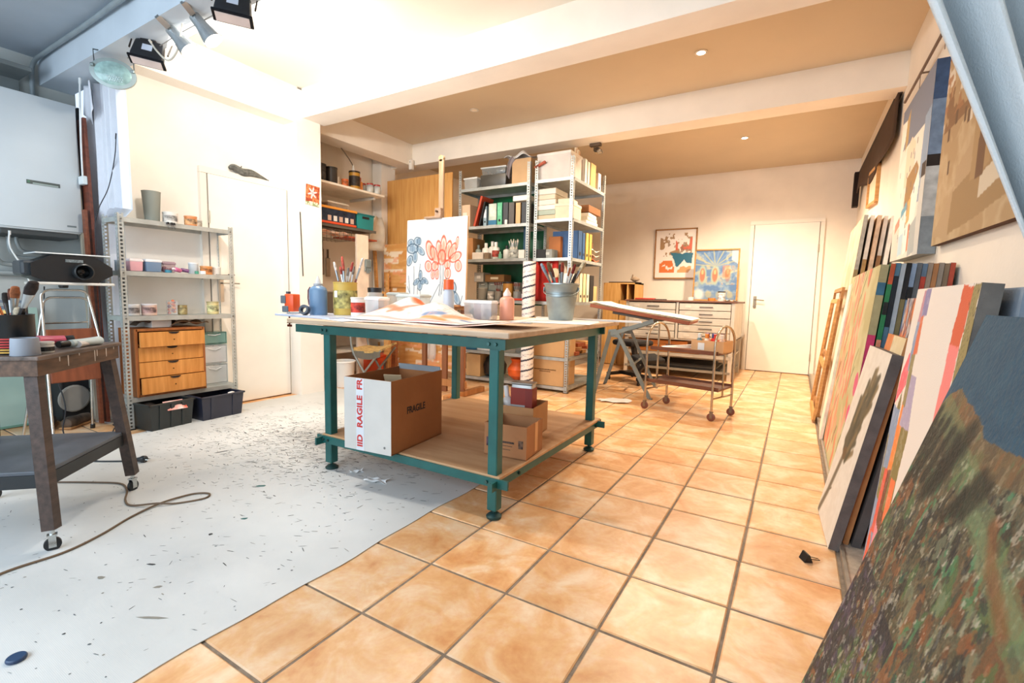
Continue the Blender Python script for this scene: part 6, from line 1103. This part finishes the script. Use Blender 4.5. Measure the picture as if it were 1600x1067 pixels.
# collage canvas
p = Paint(170, 240, 'e9ddd0', .62); 
LF = [('8f9cb4', [(.0, 0), (.18, 0), (.22, .3), (.16, .6), (.0, .62)]), ('8a7c4e', [(.02, .3), (.1, .3), (.16, .62), (.12, .68), (.0, .5)]), ('e2614c', [(.06, .18), (.2, .2), (.2, .42), (.1, .44)]), ('7a4a34', [(.14, .22), (.27, .22), (.27, .45), (.17, .45)]), ('ee6a72', [(.0, .62), (.17, .7), (.17, .78), (.12, .8), (.02, .72)]), ('8a9ab2', [(.03, .4), (.14, .42), (.16, .62), (.02, .62)]), ('f08a44', [(.15, .42), (.26, .44), (.28, .66), (.18, .66)]), ('8a7a48', [(.22, .3), (.38, .3), (.42, .58), (.27, .58)]), ('b0a2b8', [(.22, .58), (.42, .58), (.36, .74), (.22, .74)]), ('f07a4a', [(.26, .22), (.35, .22), (.38, .42), (.28, .42)]), ('8d9ab4', [(.15, .74), (.22, .74), (.2, 1), (.11, 1)]), ('c08a94', [(.14, .9), (.22, .9), (.22, 1), (.14, 1)]), ('8c84a8', [(.2, .92), (.3, .92), (.3, 1), (.2, 1)]), ('d8704a', [(.19, .8), (.27, .8), (.25, .92), (.2, .92)]), ('97885c', [(.18, .64), (.25, .64), (.24, .8), (.17, .8)]), ('e9909a', [(.1, 0), (.22, 0), (.24, .22), (.14, .24)]), ('e8684c', [(.0, 0), (.07, 0), (.1, .16), (.04, .2)]), ('a4acc4', [(.3, .08), (.4, .08), (.38, .24), (.3, .24)])]
for c, q in LF: p.poly(q, c, 1, .02, 7)
p.put((p.u < .42) & (fbm(p.u*.6, p.v, 60, 9) > .62) & (np.abs(p.c-rgb('e9ddd0')).sum(-1) > .1), 'd8d4d0', .22); p.poly([(.0, .78), (.12, .8), (.17, 1), (.0, 1)], 'e6dccf')
for c, q in (('d8623f', [(.78, .86), (.9, .86), (.92, 1), (.8, 1)]), ('f2867e', [(.75, .55), (.88, .55), (.9, .86), (.78, .86)]), ('9a8a58', [(.9, .72), (1, .72), (1, 1), (.92, 1)]), ('2c2a2a', [(.88, .55), (.97, .6), (1, .74), (.92, .73)]), ('8f9cc0', [(.58, .2), (.72, .38), (.76, .55), (.9, .55), (.88, .3), (.7, .0), (.52, 0)]), ('a4acc8', [(.5, .1), (.6, .3), (.7, .4), (.66, .2)]), ('8a7c50', [(.85, .35), (1, .5), (1, .7), (.88, .56)])): p.poly(q, c, 1, .04, 3)
p.put((p.u > .88) & (p.v > .55) & (p.v < .75) & (np.sin(p.v*260+p.u*80) > .3), 'dcd8d0', .8); p.put((p.u > .9) & (p.v > .75) & (np.abs(np.sin(p.v*60+4*np.sin(p.u*40))) < .18), '5c5034', .7)
canvas('white canvas with collaged patchwork bands of coral, olive and blue', (.262, 1.42, .026), (.262, 2.06, .026), (.345, 1.42, 1.055), .036, p, '6f6a64', sidevar=.15)
canvas('blue-grey canvas standing behind the patchwork canvas', (.335, 1.40, .026), (.335, 2.0, .026), (.405, 1.40, 1.045), .04, None, '8a97a4')
canvas('dark canvas nearest the wall behind the blue-grey canvas', (.41, 1.38, .026), (.41, 1.95, .026), (.47, 1.38, 1.03), .03, None, '3c4048')
# palm canvas and the dark one behind it
p = Paint(80, 190, 'd9d0c2', .42); p.noise(30, 3, ['d4cabb', 'ded6c9'], a=.6); 
p.line([(.06, .02), (.22, .16), (.36, .34), (.42, .42)], .022, '6a5f4c', .95); p.line([(.2, .16), (.34, .2)], .006, '6a5f4c', .8)
rn = random.Random(2)
for k in range(60):
    t = rn.random(); x0 = .36+.30*t+rn.uniform(-.16, .16); y0 = .40+.38*t+rn.uniform(-.03, .03); l = rn.uniform(.08, .17); a = 1.0+rn.uniform(-.55, .55); p.line([(x0, y0), (x0+math.cos(a)*l*1.6, y0+math.sin(a)*l)], .017, rn.choice(('4f4a3a', '66593f', '7a6848', '5a5442', '47432f')), .9)
p.ell(.42, .42, .09, .035, '6a5236', .9)
canvas('cream canvas with a brown palm frond leaning before the patchwork canvas', (.178, 2.27, .003), (.156, 2.70, .003), (.326, 2.26, .815), .036, p, '6a615c', sidevar=.15)
canvas('slim dark-edged canvas tucked behind the palm canvas', (.256, 2.29, .026), (.252, 2.70, .026), (.392, 2.29, .78), .03, None, '57504c')
p = Paint(70, 110, 'b8643c', .6); p.noise(9, 5, ['c8502c', 'e08a4a', '5c4a68', '8a8f9c', 'd8d0c4', '6a3a3c', 'a8925c'], .25, .75, su=2, sv=1); p.speck(14, 8, 'e2dccf', .66, .8, su=2); p.speck(12, 12, '3a3448', .64, .8, su=2); p.speck(11, 19, 'e0763a', .62, .8, su=2)
canvas('small busy orange and violet canvas leaning between the palm and patchwork', (.300, 2.15, .026), (.300, 2.60, .026), (.405, 2.15, 1.03), .025, p, 'a8683c')
p = Paint(40, 80, 'dcc8a0', .4); p.noise(12, 3, ['d8c49a', 'e2d2b0', 'b8a070'], a=.9); p.rect(.0, 0, .35, 1, 'd8743c', .8)
canvas('ochre and orange canvas whose top shows above the palm canvas', (.226, 2.30, .026), (.220, 2.66, .026), (.366, 2.30, .875), .02, p, 'c88a54')
# stack with the floral canvas in front
p = Paint(150, 170, 'c2b98c', 1.0); p.noise(5, 3, ['bdb283', 'c9c096', 'b3a878'], a=.8)
rn = random.Random(6)
for k in range(60):
    x = rn.choice((.12, .22, .40, .48, .62, .72, .3))+rn.uniform(-.05, .05); y = rn.random(); l = rn.uniform(.06, .16); p.line([(x, y), (x+.03, y+l*.5), (x+.015, y+l)], rn.uniform(.012, .026), rn.choice(('e07a5c', 'e2906c', 'e28678', 'dc6656', 'e8a48c')), .85)
for k in range(26): x = rn.random(); y = rn.random(); p.line([(x, y), (x+.02, y+.05), (x+.07, y+.10)], .007, rn.choice(('7a7a50', '8a8a5a', '5f6448')), .8)
for x, y in ((.88, .35), (.86, .22), (.94, .5)): p.ell(x, y, .05, .05, 'd8487a', .8, rough=.4)
canvas('tall floral canvas of coral blossoms on olive, front of the far stack', (.228, 2.76, .026), (.232, 4.15, .026), (.322, 2.76, 1.185), .03, p, 'a39a72', wrap=((.0, .2, '3a3a3a'), (.38, .72, 'c83a66'), (.88, .93, '3a6a84')))
cols = [('2a7a4c', [(0, .5, '3a5a3c'), (.55, .7, 'd88a6a'), (.92, 1, 'b0502f'), (.8, .85, '15181a')], 'green-edged'), ('4f7288', [(0, .45, '557a92'), (.46, .55, '101214'), (.75, .95, '16202a')], 'steel blue-edged'), ('aab4bc', None, 'pale grey-edged'), ('7a6f4c', [(.86, 1, '14161a')], 'olive and black-edged'), ('8296b0', [(.86, .91, '17191c')], 'slate blue-edged'), ('5c6064', None, 'charcoal-edged'), ('5c7288', [(.86, .95, 'a83a2a'), (.8, .86, '1c2026'), (.7, .76, 'c8b890')], 'red and blue multi-edged'), ('958474', None, 'taupe-edged'), ('a8744a', None, 'brown-edged'), ('8f8478', None, 'grey-taupe-edged'), ('85715a', None, 'tan-edged'), ('9aa0a4', [(.84, 1, 'b04a34'), (.7, .84, 'd9d4cc'), (.6, .7, '26282c')], 'red-topped patterned')]
for k, (c, wr_, nm) in enumerate(cols):
    xt = .357+.0192*k; xb = .267+.0212*k
    canvas('%s canvas in the far stack behind the floral canvas' % nm, (xb, 2.755+.003*k, .003 if xb < .2 else .026), (xb+.003, 3.6-.02*k, .026), (xt, 2.755+.003*k, 1.188+.003*(k % 2)), .0175, None, c, group='stacked canvases on the right', wrap=wr_)
# far pile of raw canvases and stretcher frames
for k, (c, nm, dy, wr_) in enumerate((('8f7a54', 'dark-smudged', 0, ((.0, .7, '6a5a3c'), (.75, 1, 'a8a298'))), ('efe4d6', 'white-edged', .02, ((.72, .80, 'b8925c'),)), ('c9a27c', 'pinkish-brown-edged', .0, ((.0, .45, 'c08a60'), (.5, 1, 'c8ab92'))), ('e9dccf', 'cream-edged', .03, ((.75, .82, 'a87a50'),)), ('f0e6da', 'palest', .02, ((.3, .36, 'c08a50'),)))):
    p = None
    if k == 0: p = Paint(50, 60, 'd9c9ae', .8); p.noise(6, 5, ['cdbb9c', 'ddceb4', 'c4b292'])
    canvas('%s tall canvas in the far pile by the back wall' % nm, (.262+.046*k, 4.55+dy, .026), (.262+.046*k, 5.6, .026), (.400+.042*k, 4.55+dy, 1.68-.004*k), .026, p, c, group='tall canvases in the far pile', wrap=wr_)
def stretcher(label, A, B, C, w=.035, t=.02, mat=PINE):
    A, B, C = Vector(A), Vector(B), Vector(C); r = T('stretcher_frame', label, 'frame', B, 0, 'bare stretcher frames'); U = A-B; V = C-A
    for a, b_ in ((Vector(), U), (V, U+V), (Vector(), V), (U, U+V), (V*.45, V*.45+U)): O('bar', MB().bar(a, b_, w, t, up=(-1, 0, .2)), mat, r)
stretcher('bare pine stretcher frame leaning before the far pile', (.188, 4.66, .03), (.190, 5.5, .03), (.290, 4.66, 1.02)); stretcher('second bare stretcher frame behind the first', (.222, 4.80, .03), (.226, 5.8, .03), (.325, 4.80, 1.12), mat=WOOD('b8854e', '9a6a38'))
canvas('narrow white-edged canvas leaning beside the floral canvas', (.205, 4.02, .026), (.225, 4.5, .026), (.318, 4.02, 1.14), .02, None, 'f2ead8')
# ------------------------------------------------------------------ pictures on the right wall
p = Paint(120, 170, 'e6dccf', .9); p.rect(0, .72, 1, 1, '7a7f8e'); p.poly([(0, .62), (.18, .78), (.2, .9), (0, .92)], 'efe6da'); p.poly([(.2, .7), (.3, .74), (.3, .95), (.2, .9)], 'b89a68'); p.poly([(.8, .3), (1, .3), (1, .78), (.84, .76)], '8f9fb4')
for q, c in (([(0, .2), (.3, .2), (.3, .68), (.0, .62)], 'efe3d6'), ([(.3, .45), (.62, .45), (.6, .68), (.45, .74), (.3, .7)], 'e9cfb6'), ([(.35, .22), (.7, .3), (.78, .5), (.7, .55), (.4, .5)], 'a07c4e'), ([(.58, .16), (.8, .2), (.85, .42), (.78, .48), (.6, .36)], 'efe9e0'), ([(.84, 0), (1, 0), (1, .42), (.88, .42)], 'c9c8c2'), ([(.88, .42), (1, .42), (1, .5), (.88, .5)], '3a2c24'), ([(.0, .0), (.3, 0), (.3, .2), (0, .22)], 'd8cfc4'), ([(.1, .18), (.28, .22), (.26, .28), (.1, .24)], 'e0907a'), ([(.3, .08), (.5, .1), (.5, .3), (.3, .26)], 'f2ece2'), ([(.3, .26), (.5, .3), (.5, .35), (.3, .31)], '6aa0b8'), ([(.52, .2), (.62, .22), (.62, .36), (.52, .34)], 'dca860'), ([(.3, .02), (.46, .03), (.46, .16), (.3, .15)], 'b8d0dc'), ([(.5, .02), (.66, .04), (.66, .2), (.5, .18)], 'f0e9e2'), ([(.62, .03), (.67, .04), (.67, .2), (.62, .19)], 'd8805c'), ([(.68, .0), (.88, .02), (.86, .22), (.68, .18)], 'aab0b0')): p.poly(q, c)
rn = random.Random(3)
for k in range(26): x = rn.uniform(.03, .75); y = rn.uniform(.1, .66); p.rect(x, y, x+.022, y+.035, rn.choice(('8a8f96', '7a6a5c', '9aa4ac', '6a7078')), .85)
canvas('thick-edged painting of stacked white and blue hillside houses on the right wall', (.525, 3.26, 1.27), (.525, 4.12, 1.29), (.525, 3.42, 2.24), .072, p, 'b0b2b0', name='wall_painting', wrap=((.0, .2, '8d9498'), (.2, .46, 'c8c8c4'), (.46, .52, '2c221c'), (.52, .8, '7f93ac'), (.8, 1, '42597c')))
p = Paint(150, 170, 'b59a76', 1.0); p.noise(7, 4, ['b0946e', 'bda480', 'a88a62'], a=.8); p.poly([(0, .9), (.3, .8), (.3, 1), (0, 1)], '8d95a0'); p.poly([(.0, .55), (.15, .7), (.3, .85), (.6, .9), (.6, .5), (.2, .45)], 'a88a64', 1, .1); p.speck(9, 6, '7a5636', .6, .85, mask=(p.v > .5)); p.speck(12, 16, 'd8cdbc', .64, .9, mask=(p.v > .45)); p.speck(14, 26, '9a6a44', .62, .8, mask=(p.v > .55))
for q, c in (([(.5, .2), (.72, .22), (.74, .6), (.6, .68), (.5, .62)], 'd2c4b0'), ([(.72, .2), (1, .25), (1, .7), (.8, .75), (.74, .6)], 'd9cfc0'), ([(0, .04), (.28, .0), (.3, .3), (.5, .36), (.5, .2), (.28, .22)], 'b09470'), ([(.26, .02), (1, .1), (1, .28), (.5, .24), (.28, .2)], '9a7c54'), ([(.62, .12), (1, .18), (1, .25), (.62, .2)], 'cbbda6'), ([(.5, .2), (.7, .22), (.7, .5), (.5, .48)], 'a5865c')): p.poly(q, c, 1, .02)
p.ell(.6, .3, .045, .10, '6a4a30'); p.rect(.555, .2, .645, .3, '6a4a30')
for x, y in ((.15, .3), (.28, .62), (.34, .64), (.62, .62), (.2, .5), (.1, .45), (.33, .47), (.38, .45), (.5, .72), (.44, .56), (.85, .5)): p.rect(x, y, x+.028, y+.055, '63472f')
canvas('large sepia painting of an old stone town beside the curtain', (.565, 2.08, 1.28), (.565, 3.18, 1.30), (.565, 2.20, 2.34), .03, p, '6a4630', name='wall_painting')
sf = T('small_wall_frame', 'small bare pine frame hanging high near the back wall', 'frame', (.585, 6.1, 1.98))
for a, b_ in (((0, -.35, 0), (0, .35, .06)), ((0, -.35, .34), (0, .35, .40)), ((0, -.35, 0), (0, -.35, .34)), ((0, .35, .06), (0, .35, .40))): O('bar', MB().bar(a, b_, .03, .03), PINE, sf)
O('canvas_back', MB().box((.005, 0, .2), (.004, .66, .3)), M('efdcc0', .8), sf)
# picture rail and dark cloth along the wall
rd = T('picture_rail', 'thin brown picture rail rod on the upper right wall', 'rail', (.56, 3.3, 2.42)); O('rod', MB().cyl((0, -1.6, 0), (0, 1.1, 0), .008, n=10), M('6a5040', .5), rd)
for y in (-.6, .0, .6): O('bracket', MB().cyl((0, y, 0), (.04, y, 0), .006, n=8).cyl((0, y, 0), (0, y, -.12), .002, n=6), M('8a7460', .5), rd)
dv = T('dark_valance', 'dark brown cloth strip fixed high along the right wall', 'cloth', (.575, 6.2, 2.62)); O('cloth', MB().grid(lambda u, v: (-.02*math.sin(9*u)*v-.01, -1.42+2.72*u, .0-v*(.30+.05*math.sin(4*u+.5)+.03*math.sin(13*u))), 40, 6), CLOTH('4a3424'), dv, solid=.012, smooth=True); O('end_drop', MB().box((-.03, 1.24, -.2), (.06, .12, .42)), M('231814', .9), dv); O('batten', MB().box((-.0, -.06, .01), (.03, 2.72, .03)), M('2c2018', .8), dv)
# ------------------------------------------------------------------ pale blue curtain at the right
def bcur(u, v):
    # gathered at a tie-back near the wall; the leading edge is u=0
    top = Vector((-.14+.64*u, 1.34, 2.42)); tie = Vector((.44+.12*u, 1.30, .92))
    q = top.lerp(tie, v); sag = math.sin(PI*v)*.015*(1-u); fold = .055*(1-.55*v)
    q += Vector((sag*.55, -fold*math.sin(u*2*PI*4.5+.6)-.02*math.sin(u*23+3*v), 0)); return tuple(q)
bcu = T('blue_curtain', 'pale blue curtain drawn back to the right wall in the foreground', 'curtain', (0, 0, 0)); BC = CLOTH('d2d9dc', .8, .03)
O('drape', MB().grid(bcur, 90, 30), BC, bcu, smooth=True, solid=.004)
def tail(u, v): return (.46+.10*u+.02*math.sin(u*20)*v, 1.30-.03*math.sin(u*2*PI*3)*(.4+v), .92-.85*v)
O('lower_drape', MB().grid(tail, 40, 14), BC, bcu, smooth=True, solid=.004); O('tie_band', MB().tube([(.44+.14*.5+.09*math.cos(a), 1.30+.05*math.sin(a), .92+.01*math.sin(a)) for a in np.linspace(0, 2*PI, 20, endpoint=False)], .012, 8, closed=True), CLOTH('94a8b4'), bcu, smooth=True)
# binder clip on the tiles
t = T('black_binder_clip', 'black binder clip lying on the tiles by the palm canvas', 'clip', (.098, 2.12, .001), .5); O('jaw', MB().prism([(-.016, 0), (.016, 0), (.003, .03), (-.003, .03)], -.02, .02, Matrix.Rotation(PI/2, 4, 'X')), BLACK, t); O('wire_arm', MB().tube([(.004, -.012, .012), (.05, -.006, .004), (.05, .006, .004), (.004, .012, .012)], .0015, 6), METAL('3a3836', .5), t)
